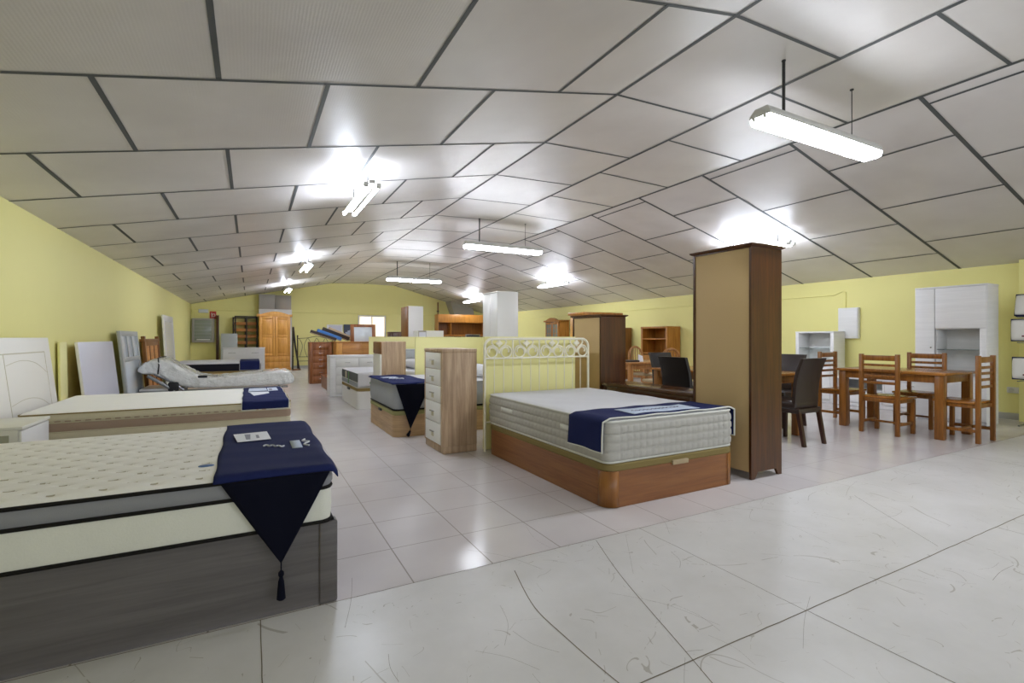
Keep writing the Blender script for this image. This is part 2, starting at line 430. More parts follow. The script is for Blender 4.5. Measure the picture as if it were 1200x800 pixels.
# ------------------------------------------------------------------ mattresses, bases, runners
def rrect(w, l, r, inset=0, step=.06, nc=6):
    pts = []; x0, x1, y0, y1 = inset, w - inset, inset, l - inset; nx = max(1, int((w - 2 * r) / step)); ny = max(1, int((l - 2 * r) / step)); r = max(r - inset, .004); side = [ny, nx, ny]
    cs = [(x1 - r, y0 + r, -90), (x1 - r, y1 - r, 0), (x0 + r, y1 - r, 90), (x0 + r, y0 + r, 180)]
    ends = []
    for cx, cy, a in cs:
        arc = [(cx + r * math.cos(R(a + 90 * k / nc)), cy + r * math.sin(R(a + 90 * k / nc))) for k in range(nc + 1)]
        if ends:
            p, q = ends[-1], arc[0]; n = side[len(ends) - 1]
            pts += [(p[0] + (q[0] - p[0]) * k / n, p[1] + (q[1] - p[1]) * k / n) for k in range(1, n)]
        pts += arc; ends.append(arc[-1])
    p, q = pts[-1], pts[0]; n = nx
    pts += [(p[0] + (q[0] - p[0]) * k / n, p[1] + (q[1] - p[1]) * k / n) for k in range(1, n)]
    return pts
def top_fn(w, l, r, z, hfun=None, edge=.012, ew=.035):
    def f(u, v):
        x, y = u * w, v * l
        cx = min(max(x, r), w - r); cy = min(max(y, r), l - r)
        dx, dy = x - cx, y - cy; d = math.hypot(dx, dy)
        if dx and dy:
            m = max(abs(dx), abs(dy)); k = m / d; x, y = cx + dx * k, cy + dy * k; d = m
        e = min(x, y, w - x, l - y) if not (dx and dy) else r - d
        t = min(max(e / ew, 0), 1); t = 1 - (1 - t) ** 2
        return (x, y, z - edge * (1 - t) + (hfun(x, y) * t if hfun else 0))
    return f
def bandwall(b, w, l, r, z0, z1, disp=None, nz=2, bulge=0, step=.06):
    rings = []
    P = rrect(w, l, r, 0, step); n = len(P)
    for k in range(nz + 1):
        t = k / nz; z = z0 + (z1 - z0) * t; s = 0; ring = []
        for i, p in enumerate(P):
            q, o = P[(i + 1) % n], P[i - 1]
            tx, ty = q[0] - o[0], q[1] - o[1]; m = math.hypot(tx, ty); nx, ny = ty / m, -tx / m
            d = bulge * 4 * t * (1 - t) + (disp(s, z) if disp else 0)
            ring.append((p[0] + nx * d, p[1] + ny * d, z)); s += math.dist(p, q)
        rings.append(ring)
    return b.loft(rings)
def pipe(w, l, r, z, rad, mat, t, out=0):
    P = [(x, y, z) for x, y in rrect(w, l, r, -out, .08)]
    MB().tube(P, rad, 6, True).build('piping', mat, t)
def bottom(b, w, l, r, z): b.bm.faces.new([b.bm.verts.new((x, y, z)) for x, y in rrect(w, l, r)]).material_index = b.mi

def bed_base(loc, w, l, h, r, mat, lid, label, rz=0, lid_h=.045, post=None, tab=None, legs=False):
    t = thing('divan', label, 'bed base', loc, rz)
    b = MB(); P = rrect(w, l, r, .004); b.loft([[(x, y, z) for x, y in P] for z in (0, .01, h - lid_h - .004, h - lid_h)], True, True, True).build('storage_box', mat, t)
    if lid:
        Q = [rrect(w, l, r, i) for i in (.006, 0, 0, .008)]
        MB().loft([[(x, y, z) for x, y in q] for q, z in zip(Q, (h - lid_h, h - lid_h + .006, h - .008, h))], True, True, True).build('upholstered_lid', lid, t)
    return t

# --- nearest bed, foot at x=.335
t = bed_base((-1.62, 2.29, 0), 1.955, 1.33, .36, .012, 'grey_wood', None, 'grey wood bed base on the floor at lower left, nearest the viewer', lid_h=0)
for x0, y0 in ((1.885, -.006), (1.885, 1.266)):
    box('corner_post', 'grey_wood', t, x0, x0 + .078, y0, y0 + .07, 0, .36, .01, 3)
m = thing('mattress', 'thick cream quilted mattress with grey band and black piping on the grey bed base', 'mattress', (-1.57, 2.272, .361))
W, L = 1.885, 1.33
def tufts(x, y):
    a, c = .151, .067; s = 0; x -= .035; y -= .044
    j = round(y / c); 
    for jj in (j - 1, j, j + 1):
        off = (jj % 2) * a / 2; i = round((x - off) / a)
        for ii in (i, i + 1, i - 1):
            s = max(s, math.exp(-(((x - off - ii * a + (y - jj * c) * .5) / .026) ** 2 + ((y - jj * c) / .0145) ** 2)))
    return .004 - .011 * s
q = MB().grid(top_fn(W, L, .05, .245, tufts, .02, .05), 230, 190).build('quilted_top', ['ticking_cream', 'stitch_shade'], m, 80)
for p in q.data.polygons:
    c = p.center
    if .05 < c.x < W - .05 and .05 < c.y < L - .05 and tufts(c.x, c.y) < .004 - .011 * .55: p.material_index = 1  # tints dimple faces: stitch marks plus painted shade
b = MB(); bandwall(b, W, L, .05, .158, .222, None, 3, .012).build('grey_band', 'band_grey', m, 60)
b = MB(); bandwall(b, W, L, .05, .008, .150, None, 4, .006); bottom(b, W, L, .05, .008); b.build('side_panel', 'side_speckle', m, 60)
for z in (.226, .154, .008): pipe(W, L, .05, z, .008, 'black_pip', m, .003)
MB().loft([[(1.40 + .03 * math.cos(a * PI / 12) * k, .24 + .02 * math.sin(a * PI / 12) * k, z) for a in range(24)] for z, k in ((.243, 1), (.251, 1), (.2525, .9))], True, True, True).build('badge', 'blue_tag', m)

# --- runner on the nearest bed
r1 = thing('bed_runner', 'navy runner with long triangle end darkened as if in shade on the nearest quilted mattress', 'bed runner', (-.13, 2.27, .612))
def run_top(u, v):
    x = u * .47; y = -.012 + v * 1.35
    z = .0 + .0015 * math.sin(9 * x + 14 * y) + .0012 * math.sin(31 * y + 4 * x) - (.018 * (1 - min(1, (x if x > 0 else 0) / .001 + 1))) 
    e = min(y + .012, 1.338 - y); z -= .022 * max(0, 1 - e / .03) ** 2
    q = max(0, (u - .93) / .07); z -= .03 * q * q
    return (x + .004 * math.sin(12 * y), y, z)
MB().grid(run_top, 24, 60).build('cloth_panel', 'navy', r1, 80, solid=.004)
def tri(u, v):
    z = -.022 - v * .36; x = .02 + .44 * (.5 * v * 1.08 + u * (1 - v) + 0) ; x = .025 + (.243 - .025) * v + u * (.41) * (1 - v)
    return (x, -.02 - .006 * math.sin(u * 7) * (1 - v) - .006 * math.sin(v * PI), z)
MB().grid(tri, 12, 24).build('triangle_end', 'navy_shade', r1, 80, solid=.004)
tx, ty, tz = .243, -.022, -.382
MB().tube([(tx, ty, tz + .004), (tx, ty, tz - .03)], .003, 6).build('cord', 'navy_shade', r1)
MB().tube([(tx, ty, tz - z) for z in (.028, .036, .046, .056, .075, .11, .145, .15)], [.004, .011, .012, .007, .012, .015, .018, .012], 10).build('tassel', 'navy_shade', r1)
def script(t, pts_list, rad, mat='embro', name='embroidered_script'):
    b = MB()
    for pts in pts_list: b.tube(smooth_curve(pts, 24), rad, 5)
    return b.build(name, mat, t)
script(r1, [[(.19 + .013 * k, .52 - .01 * k + (.025 if k % 2 else 0), .008) for k in range(8)]], .0045)
script(r1, [[(.39, .60, .008), (.375, .56, .008), (.405, .53, .008), (.375, .47, .008), (.395, .43, .008)]], .0045, name='embroidered_curve')

MB().grid(lambda u, v: (.315 + u * .048, .40 + v * .19, .006 + .001 * math.sin(v * 20)), 2, 8).build('woven_patch', 'patch', r1, solid=.002)
def paper(name, label, cat, pts, z, mat='paper', prints=()):
    b = MB(); b.prism([(x, y) for x, y in pts], 'z', z, z + .0016); o = b.build(name, mat)
    tag(o, label, cat)
    for q in prints: MB().prism(q, 'z', z + .0017, z + .0021).build('printed_lines', 'print', o)
    return o
paper('paper_card', 'white printed card lying on the navy runner of the nearest bed', 'card', [(-.06, 2.955), (.10, 2.965), (.085, 3.215), (-.085, 3.195)], .6185,
      prints=[[(-.02, 3.0), (.0, 3.0), (.0, 3.16), (-.03, 3.16)], [(.03, 3.02), (.045, 3.02), (.04, 3.12), (.026, 3.12)]])

# --- nightstand
t = thing('nightstand', 'low white nightstand with shade painted grey green on its near side, between the two left beds', 'nightstand', (-1.3, 4.27, 0), 90)
box('cabinet_body', 'white_warm', t, 0, .49, .018, .45, .03, .575); box('top_panel', 'white_warm', t, -.005, .495, -.005, .45, .575, .597)
box('plinth', 'white_warm', t, .02, .47, .04, .43, 0, .03)
for z in (.04, .305):
    d = box('drawer', 'white', t, .004, .486, 0, .018, z, z + .262)
box('side_shade', 'grey_green', t, -.004, .0, .06, .45, .05, .545, .001)  # thin sheet painting the shaded side of the white body

# --- second bed
t = bed_base((-1.55, 5.0, 0), 1.88, 1.37, .34, .03, 'white_warm', 'gold_lid', 'pale bed base under the cream and taupe mattress')
m = thing('mattress', 'cream mattress with taupe side band and thin ribbed border, second bed from the left front', 'mattress', (-1.55, 5.0, .34))
W, L = 1.88, 1.37
MB().grid(top_fn(W, L, .04, .25, lambda x, y: .004 - .003 * math.exp(-((math.sin(2.4 * x + 1.7 * y)) / .06) ** 2), .012, .03), 90, 60).build('quilted_top', 'ticking_cream', m, 80)
b = MB(); bandwall(b, W, L, .04, .175, .235, None, 3, .006).build('cream_band', 'beige_side', m)
b = MB(); bandwall(b, W, L, .04, .10, .165, None, 3, .006).build('taupe_band', 'taupe', m)
b = MB(); bandwall(b, W, L, .04, .03, .09, None, 3, .006).build('beige_band', 'beige_side', m)
b = MB(); bandwall(b, W, L, .04, .004, .03, None, 2, .004); bottom(b, W, L, .04, .004); b.build('lower_taupe_band', 'taupe', m)
for z, mm in ((.238, 'gold_lid'), (.17, 'beige_side'), (.095, 'beige_side')): pipe(W, L, .04, z, .0055, mm, m, .001)
b = MB()
for k in range(30): b.box(.03 + k * .062, .065 + k * .062, -.012, .0, .176, .183, .001)
b.build('dashed_stitching', 'taupe', m)['kind'] = 'stuff'
def runner_rect(loc, w, l, hang, label, rz=0, edge='piping_w', pad=0, hang2=None):
    t = thing('bed_runner', label, 'bed runner', loc, rz); h2 = hang if hang2 is None else hang2; tot = hang + l + h2
    def f(u, v):
        s = v * tot; x = u * w + .003 * math.sin(s * 13)
        if s < hang: y, z = -.012 - .006 * math.sin(u * 9 + 1) * (1 - s / hang), s - hang
        elif s > hang + l: y, z = l + .012, -(s - hang - l)
        else: y, z = s - hang, .004 * math.sin((s - hang) / l * PI) + .0015 * math.sin(s * 25 + u * 5)
        return (x, y, z)
    MB().grid(f, 16, 90).build('cloth_panel', 'navy', t, 70, solid=.004)
    for uu in (0, 1): MB().tube([tuple(Vector(f(uu, k / 90)) + Vector((0, -.002 if k * tot / 90 < hang else 0, .001))) for k in range(91)], .004, 6).build('white_border', edge, t)
    MB().tube([f(k / 16, 0) for k in range(17)], .004, 6).build('white_border', edge, t)
    return t
runner_rect((-.07, 5.0, .594), .385, 1.37, .075, 'short navy runner with white border on the cream and taupe mattress')
paper('paper_leaflet', 'pale blue printed leaflet lying on the second bed runner', 'leaflet', [(-.02, 5.86), (.16, 5.88), (.155, 6.2), (-.012, 6.2)], .601, 'paper_blue')
paper('paper_leaflet', 'pale blue leaflet at the right edge of the second bed runner', 'leaflet', [(.165, 5.84), (.265, 5.86), (.262, 6.2), (.165, 6.2)], .601, 'paper_blue', [[(.18, 5.9), (.21, 5.9), (.21, 6.1), (.18, 6.1)]])
paper('paper_card', 'small white card in front of the leaflets on the second bed runner', 'card', [(.03, 5.42), (.17, 5.6), (.17, 5.76), (-.02, 5.8), (.0, 5.7)], .601)

# --- centre bed
t = bed_base((2.135, 2.62, 0), 1.31, 1.9, .30, .1, 'cherry', 'olive', 'reddish cherry bed base with rounded corners in the centre of the hall', lid_h=.05)
for cx, cy, a in ((.1, .1, 180), (1.21, .1, 270)):
    pts = [(cx + .099 * math.cos(R(a + k * 9)), cy + .099 * math.sin(R(a + k * 9))) for k in range(11)]
    MB().loft([[(x, y, z) for x, y in pts] for z in (.002, .248)], False).build('corner_piece', 'cherry_post', t, solid=.004)
box('lift_tab', 'cushion', t, .60, .76, -.016, .004, .235, .268, .004)
m = thing('mattress', 'white mattress with grey quilted sides on the cherry bed base', 'mattress', (2.15, 2.64, .30))
W, L = 1.28, 1.88
MB().grid(top_fn(W, L, .06, .305, lambda x, y: .003 * math.sin(x * 14) * math.sin(y * 12), .014, .05), 64, 96).build('quilted_top', 'ticking_white', m, 80)
def blocks(s, z):
    u = (s % .058) / .058; rows = ((.05, .03), (.115, .028), (.175, .028), (.235, .03)); d = 0
    for zc, hw in rows:
        q = abs(z - zc) / hw
        if q < 1: d = max(d, .010 * (1 - q ** 4) * (1 - (2 * u - 1) ** 6) + .002)
    return d
b = MB(); bandwall(b, W, L, .06, .012, .285, blocks, 34, .006, .0097); bottom(b, W, L, .06, .012); b.build('quilted_side', 'ticking_grey', m, 80)
for z in (.289, .01): pipe(W, L, .06, z, .008, 'piping_w', m, .002)
for y0, y1 in ((1.34, 1.57), (.42, .55)): MB().grid(lambda u, v: (-.016 - .004 * math.sin(v * PI), y0 + (y1 - y0) * v, .165 + .035 * u), 2, 8).build('side_handle', 'piping_w', m, solid=.004)
t = thing('bed_runner', 'wide navy runner with pale blue panel on the white centre mattress', 'bed runner', (2.15, 2.645, .612))
hang = .22; w_, l_ = 1.28, .40
def f(u, v):
    s = u * (w_ + 2 * hang); y = v * l_
    if s < hang: return (-.032 - .008 * math.sin(v * 8 + s * 9) * (1 - s / hang), y + .01 * (1 - s / hang), s - hang - .012)
    if s > hang + w_: return (w_ + .030, y, -(s - hang - w_) - .012)
    x = s - hang; e = min(x, w_ - x); return (x, y, -.012 * max(0, 1 - e / .03) ** 2 + .0025 * math.sin(x * 17 + y * 9))
MB().grid(f, 90, 16).build('cloth_panel', 'navy', t, 70, solid=.004)
for vv in (0,): MB().tube([f(k / 90, 0) for k in range(91)], .006, 6).build('white_border', 'piping_w', t)
for uu in (0, 1): MB().tube([f(uu, k / 16) for k in range(17)], .005, 6).build('white_border', 'piping_w', t)
MB().grid(lambda u, v: (.30 + u * .68, .06 + v * .22 + .01 * math.sin(u * 6), .006 + .0025 * math.sin((.3 + u * .68) * 17 + (.06 + v * .22) * 9)), 24, 6).build('woven_panel', 'patch', t, solid=.002)
script(t, [[(.36 + .02 * k, .15 + (.03 if k % 2 else 0), .0105) for k in range(26)]], .0022, 'print')

# --- ivory iron headboard
hb = thing('iron_headboard', 'ivory painted iron headboard with scrolls and roses behind the centre bed', 'headboard', (2.12, 4.555, 0))
W = 1.31; zt, z2 = 1.157, .955; r = .085
arc1 = [(r - r * math.cos(R(a)), 0, zt - r + r * math.sin(R(a))) for a in range(0, 91, 10)]
arc2 = [(W - p[0], 0, p[2]) for p in arc1[::-1]]
MB().tube([(0, 0, 0), (0, 0, .6)] + arc1 + arc2 + [(W, 0, .6), (W + .015, 0, 0)], .0135, 10).build('outer_tube', 'iron_w', hb)
MB().tube([(0, 0, z2), (W, 0, z2)], .009, 8).build('middle_rail', 'iron_w', hb)
MB().tube([(0, 0, .3), (W, 0, .3)], .009, 8).build('lower_rail', 'iron_w', hb)
for k in range(1, 12): MB().tube([(k * W / 12, 0, .3), (k * W / 12, 0, z2)], .0045, 6).build('vertical_bar', 'iron_w', hb)
for k in (1, 2, 3): MB().tube([(k * W / 4, 0, z2), (k * W / 4, 0, zt)], .009, 6).build('divider', 'iron_w', hb)
for k in range(4):
    cx = (k + .5) * W / 4; b = MB()
    for s in (-1, 1):
        sp = []
        for q in range(30):
            a = q / 29 * 2.0 * 2 * PI * .82; rr = .062 - .034 * max(0, (a - 2 * PI) / (1.28 * PI)) 
            sp.append((cx + s * (.083 - rr * math.cos(a - .6)), 0, z2 + .068 + rr * math.sin(a - .6)))
        b.tube(sp, .0085, 6)
        b.tube(smooth_curve([(cx, 0, z2 + .05), (cx + s * .02, 0, z2 + .1), (cx + s * .07, 0, z2 + .14), (cx + s * .085, 0, z2 + .175), (cx + s * .06, 0, z2 + .2)], 20), .008, 6)
    b.build('scroll', 'iron_w', hb)
    rose = [(cx + (.034 + .007 * math.cos(4 * a)) * math.cos(a), (.034 + .007 * math.cos(4 * a)) * math.sin(a)) for a in [2 * PI * i / 32 for i in range(32)]]
    MB().loft([[(cx + (x - cx) * q, y, z2 + .155 + zz * q) for x, zz in rose] for y, q in ((-.014, .5), (-.010, .9), (0, 1), (.01, .9), (.014, .5))], True, True, True).build('rose', 'iron_w', hb)

# --- yellow partition panels
def panel(label, loc, w, h, rz=0, th=.04):
    t = thing('partition_panel', label, 'partition panel', loc, rz)
    box('board', 'yellow_panel', t, 0, w, 0, th, .02, h); box('foot_rail', 'yellow_panel', t, 0, w, -.006, th + .006, 0, .03)
    box('cap_rail', 'yellow_panel', t, 0, w, -.004, th + .004, h, h + .014)
    return t
panel('low yellow partition standing close behind the ivory iron headboard', (2.155, 4.64, 0), 1.14, 1.166)
panel('low yellow partition along the far side of the oak based bed', (2.16, 7.07, 0), 1.16, 1.166)
panel('yellow partition end panel seen edge on right of the oak chest', (3.37, 4.72, 0), 2.3, 1.166, 90)
panel('low yellow partition farther back behind the oak door chest', (2.3, 10.95, 0), 2.0, 1.175)

# --- oak based bed
t = bed_base((1.475, 5.68, 0), 1.83, 1.33, .305, .09, 'oak_x', 'green_lid', 'oak bed base with black lift handle beyond the oak drawer chest', lid_h=.05)
box('lift_handle', 'black_plastic', t, -.012, .008, .60, .74, .238, .268, .004)
m = thing('mattress', 'grey mesh sided mattress under a navy runner, on the oak bed base', 'mattress', (1.485, 5.685, .305))
W, L = 1.80, 1.32
MB().grid(top_fn(W, L, .07, .325, lambda x, y: .003 * math.sin(x * 14) * math.sin(y * 12), .014, .05), 60, 44).build('quilted_top', 'ticking_white', m, 80)
b = MB(); bandwall(b, W, L, .07, .022, .308, None, 6, .014); bottom(b, W, L, .07, .022); b.build('mesh_side', 'mesh_grey', m, 70)
pipe(W, L, .07, .014, .011, 'black_pip', m, 0); pipe(W, L, .07, .312, .006, 'mesh_grey', m, .002)
t = thing('bed_runner', 'navy runner with white script and tasselled triangle darkened as if in shade on the grey mesh mattress', 'bed runner', (1.455, 5.665, .632))
def f(u, v):
    x = u * .5; y = v * 1.34; e = min(x, y, 1.34 - y); return (x, y, -.014 * max(0, 1 - e / .04) ** 2 + .003 * math.sin(x * 22 + y * 10) + .006)
MB().grid(f, 20, 44).build('cloth_panel', 'navy', t, 70, solid=.004)
def tri2(u, v): return (.035 + (.21 - .035) * v + u * .42 * (1 - v), -.012 - .010 * math.sin(v * PI) - .012 * math.sin(u * 9) * (1 - v), -.01 - v * .53)
MB().grid(tri2, 14, 24).build('triangle_end', 'navy_shade', t, 80, solid=.004)
MB().tube([(.21, -.014, -.535), (.205, -.016, -.56)], .003, 6).build('cord', 'navy_shade', t)
MB().tube([(.205, -.016, -.557), (.203, -.018, -.565), (.198, -.02, -.575), (.19, -.022, -.59), (.175, -.026, -.612), (.17, -.027, -.616)], [.006, .014, .013, .016, .022, .014], 10).build('tassel', 'navy_shade', t)
script(t, [[(.12 + .02 * k, .62 - .012 * k + (.05 if k % 2 else 0), .013) for k in range(9)]], .007)
script(t, [[(.08, .8, .012), (.16, .86, .012), (.25, .8, .012)]], .007, name='embroidered_curve')
MB().grid(lambda u, v: (.07 + u * .2, .74 + v * .16, .0115), 2, 2).build('woven_patch', 'patch', t, solid=.002)
tag(MB().loft([[(x, y, z) for x, y in rrect(.36, .9, .12, i)] for z, i in ((0, .06), (.03, .01), (.08, 0), (.13, .03), (.155, .1))], True, True, True).build('pillow', 'ticking_white', None, 80, (2.67, 5.9, .636)),
    'white pillow at the head of the grey mesh mattress, right of the oak drawer chest', 'pillow')

# --- oak chest with white drawers (front looks at the aisle)
def chest(loc, w, d, h, rows, label, rz=-90, body='oak_v', front='white', name='drawer_chest', cat='chest of drawers', top_h=.03, frame=.03, cols=1, handle=True, plinth=.03, gap=.006):
    t = thing(name, label, cat, loc, rz)
    box('carcass', body, t, 0, w, .016, d, plinth, h - top_h); box('top_panel', body, t, -.004, w + .004, -.002, d, h - top_h, h)
    box('plinth', body, t, .004, w - .004, .012, d, 0, plinth)
    for x0, x1 in ((0, frame), (w - frame, w)): box('stile', body, t, x0, x1, 0, .016, plinth, h - top_h)
    z0, z1 = plinth + .01, h - top_h - .006; tot = sum(rows); z = z1; cw = (w - 2 * frame) / cols
    for rr in rows:
        hh = (z1 - z0) * rr / tot
        for c in range(cols):
            x0 = frame + c * cw
            dr = box('drawer', front, t, x0 + gap / 2, x0 + cw - gap / 2, -.004, .016, z - hh + gap, z)
            if handle == 'tab':
                cxm = x0 + cw / 2; box('handle_plate', 'cream_groove', dr, cxm - .035, cxm + .035, -.006, -.004, z - hh / 2 - .045, z - hh / 2 + .004, .001)
                box('drawer_handle', 'chrome', dr, cxm - .055, cxm + .055, -.022, -.004, z - hh / 2 + .004, z - hh / 2 + .012, .002)
            elif handle:
                cxm = x0 + cw / 2
                MB().tube(smooth_curve([(cxm - .05, -.004, z - hh / 2), (cxm - .04, -.024, z - hh / 2), (cxm + .04, -.024, z - hh / 2), (cxm + .05, -.004, z - hh / 2)], 12), .005, 6).build('drawer_handle', 'chrome', dr)
        z -= hh
    return t
chest((1.69, 5.2, 0), .56, .38, 1.055, (1, 1, 1, 1.25, 1.25), 'oak veneer chest with five white drawers in the centre aisle', handle='tab', frame=.045, top_h=.035, plinth=.07)
t = thing('tall_chest', 'oak sided chest with white door behind the navy covered oak bed', 'chest', (1.70, 7.8, 0), -90)
box('carcass', 'oak_v', t, 0, .5, .018, .38, 0, 1.11); box('upper_drawer', 'brown_v', t, .004, .496, 0, .018, .93, 1.105)
box('door', 'white_warm', t, .004, .496, 0, .018, .04, .92); box('door_frame', 'white', t, .47, .5, -.006, 0, .04, .92)

# --- white based bed with wrapped mattress
t = bed_base((1.53, 8.18, 0), 1.9, 1.6, .345, .1, 'white', 'gold_lid', 'glossy white bed base beside the white chest of drawers', lid_h=.055)
box('lift_handle', 'black_plastic', t, -.012, .008, .7, .9, .262, .30, .004)
m = thing('mattress', 'wrapped mattress with charcoal sides, green label and printed white sheet on the white base', 'mattress', (1.54, 8.19, .346))
W, L = 1.88, 1.58
MB().grid(top_fn(W, L, .05, .25, None, .014, .05), 30, 26).build('white_top', 'ticking_white', m, 80)
b = MB(); bandwall(b, W, L, .05, .09, .235, None, 3, .006).build('charcoal_band', 'dark_side', m)
b = MB(); bandwall(b, W, L, .05, .005, .088, None, 3, .006); bottom(b, W, L, .05, .005); b.build('grey_band', 'mesh_grey', m)
pipe(W, L, .05, .004, .008, 'piping_w', m, 0); pipe(W, L, .05, .089, .004, 'piping_w', m, .003)
MB().grid(lambda u, v: (-.012, .72 + .08 * u + .1 * (1 - v) * .5, .02 + .21 * v), 2, 5).build('green_label', 'label_green', m, solid=.003)
MB().grid(lambda u, v: (-.012, .98 + .13 * u, .10 + .12 * v), 2, 5).build('cream_label', 'beige_side', m, solid=.003)
sh = MB().grid(lambda u, v: (.0 + u * 1.2, -.016 - .01 * math.sin(u * 5), .252 - .235 * v + .05 * v * u * 1.3), 12, 6).build('printed_sheet', 'ticking_white', m, solid=.004)
b = MB(); b.box(.26, .42, -.032, -.028, .13, .17, .001); b.build('printed_mark', 'label_red', sh)
b = MB(); b.box(.18, .42, -.032, -.028, .07, .095, .001); b.build('printed_mark', 'label_green', sh)
b = MB(); b.box(.52, .62, -.034, -.030, .085, .12, .001); b.build('printed_mark', 'label_red', sh)
tag(MB().loft([[(x, y, z) for x, y in rrect(.6, 1.0, .12, i)] for z, i in ((0, .06), (.03, .01), (.08, 0), (.13, .03), (.15, .1))], True, True, True).build('pillow', 'ticking_white', None, 80, (2.6, 8.5, .601)),
    'white pillow on the wrapped mattress, glimpsed beside the oak sided chest', 'pillow')
chest((2.7, 10.4, 0), .7, .4, .92, (1, 1, 1), 'low grey cabinet glimpsed between oak sided chest and yellow partition', 0, 'grey_lacquer', 'grey_lacquer', 'low_cabinet', 'cabinet')

# --- white chest of drawers and brown pieces
chest((1.385, 10.2, 0), 1.1, .42, .815, (1, 1, 1, 1), 'white four row chest of drawers with thick frame in front of honey oak sideboard', 0, 'white_ash', 'white', cols=2, frame=.11, top_h=.05, plinth=.04)
chest((1.32, 13.3, 0), .54, .42, 1.06, (1, 1, 1, 1, 1, 1), 'reddish cherry chest of six drawers at the far end of the aisle', 0, 'cherry_v', 'cherry_v', frame=.07, top_h=.04)
t = bed_base((1.5, 11.4, 0), .8, 1.15, .26, .015, 'cherry', None, 'low reddish brown bed base between cherry chest and white chest', lid_h=0)
box('lid', 'cherry_v', t, -.006, .806, -.006, 1.156, .261, .29)
t = thing('oak_sideboard', 'honey oak sideboard with framed mirror standing on top', 'sideboard', (1.885, 12.75, 0))
box('carcass', 'honey', t, 0, 1.26, .02, .95, .05, 1.04); box('top_panel', 'honey', t, -.01, 1.27, -.01, .95, 1.04, 1.07)
box('end_stile', 'pine', t, 0, .14, 0, .02, .05, 1.04); box('end_stile', 'pine', t, 1.12, 1.26, 0, .02, .05, 1.04)
box('plinth', 'honey', t, .02, 1.24, .03, .93, 0, .05)
for k in range(2): box('door', 'honey', t, .145 + k * .488, .145 + k * .488 + .48, .004, .02, .08, 1.03)
t = thing('framed_mirror', 'square mirror in reddish wooden frame standing on the honey oak sideboard', 'mirror', (2.24, 12.87, 1.072), 0, None, -4)
for a in ((0, .09, 0, .44), (.54, .63, 0, .44)): box('frame_side', 'cherry_v', t, a[0], a[1], 0, .03, a[2], a[3])
box('frame_top', 'cherry_v', t, .09, .54, 0, .03, .37, .44); box('mirror_glass', 'pale_glass', t, .09, .54, .008, .022, 0, .37, .001)
# boards heaped on the chest and sideboard
def heap(label, x, y, z, L, tilt, mat, th=.05, yaw=0):
    o = thing('upholstered_board', label, 'board', (x, y, z), yaw, 'boards heaped on the cherry chest'); o.rotation_euler = (0, R(tilt), R(yaw))
    box('board', mat, o, 0, L, 0, .115, 0, th, .015, 3); box('edge_strip', 'tan_board' if mat != 'tan_board' else 'dark_board', o, .002, L - .002, -.004, .0, .006, .016, .001)
def zs(L, a): return 1.078 + L * math.sin(R(a))
heap('dark board leaning leftmost in the heap on the cherry chest', 1.33, 13.32, zs(.66, 19), .66, 19, 'dark_board', .085)
heap('bright blue board in the heap on the cherry chest', 1.50, 13.44, zs(.64, 21), .64, 21, 'blue_item', .10)
heap('dark brown board lying beside the blue one in the cherry chest heap', 1.64, 13.56, zs(.72, 22), .72, 22, 'dark_board', .11)
heap('tan board leaning rightmost in the heap on the cherry chest', 1.80, 13.68, zs(.68, 24), .68, 24, 'tan_board', .11)

# ------------------------------------------------------------------ left wall: headboards leaning on the wall
def lean(name, label, cat, x, y, w, lean_deg): return thing(name, label, cat, (x, y, 0), 90, None, -lean_deg)
t = lean('headboard', 'wide cream headboard with curved grooves leaning on the wall behind the second bed', 'headboard', -1.615, 4.85, 1.52, 6.5)
box('board', 'cream', t, 0, 1.52, 0, .035, 0, 1.178, .006)
b = MB(); b.box(.0, 1.36, -.0015, .001, 1.038, 1.047, 0).box(.475, .483, -.0015, .001, .1, 1.04, 0).box(1.36, 1.366, -.0015, .001, .1, 1.047, 0)
for z, k in ((.93, -1), (.6, -1), (.35, 1)):
    b.tube(smooth_curve([(.5, 0, z - .02 * k), (.8, 0, z + .05), (1.1, 0, z + .02), (1.35, 0, z - .08)], 24), .0022, 5)
b.build('groove', 'cream_groove', t, 0)
t = lean('board', 'lavender white board leaning on the left wall beyond the cream headboard', 'board', -1.625, 7.28, 1.6, 6)
box('face_panel', 'lavender', t, 0, 1.6, 0, .022, 0, 1.125); box('edge_band', 'cream', t, -.003, 0, .002, .03, 0, 1.125, .001); box('backing', 'hardboard', t, .01, 1.59, .022, .03, .02, 1.1)
t = lean('yellow_batten', 'narrow pale yellow batten standing on the left wall beside lavender board', 'batten', -1.79, 6.95, .2, 1)
box('batten', 'yellow_panel', t, 0, .22, 0, .022, 0, 1.12); box('edge_strip', 'yellow', t, -.01, .0, .004, .022, 0, 1.12, .001)
t = lean('panelled_headboard', 'grey framed headboard with three small panes above one large pane', 'headboard', -1.60, 9.2, 1.32, 5.5)
for z0, z1 in ((0, .06), (.80, .87), (1.2, 1.28)): box('rail', 'grey_lacquer', t, .1, 1.22, 0, .04, z0, z1)
for x0 in (0, 1.22): box('stile', 'grey_lacquer', t, x0, x0 + .1, 0, .04, 0, 1.28)
for x0 in (.44, .80): box('divider', 'grey_lacquer', t, x0, x0 + .05, 0, .04, .87, 1.2)
for x0, x1 in ((.1, .44), (.49, .80), (.85, 1.22)): box('pane', 'pale_glass', t, x0, x1, .012, .028, .87, 1.2, .001)
box('pane', 'pale_glass', t, .1, 1.22, .012, .028, .06, .80, .001)
t = lean('wooden_headboard', 'brown wooden headboard with eared posts and vertical panels by the left wall', 'headboard', -1.62, 10.95, 1.6, 4)
for x0 in (.03, 1.5): box('post', 'brown_v', t, x0, x0 + .09, -.01, .05, 0, 1.2)
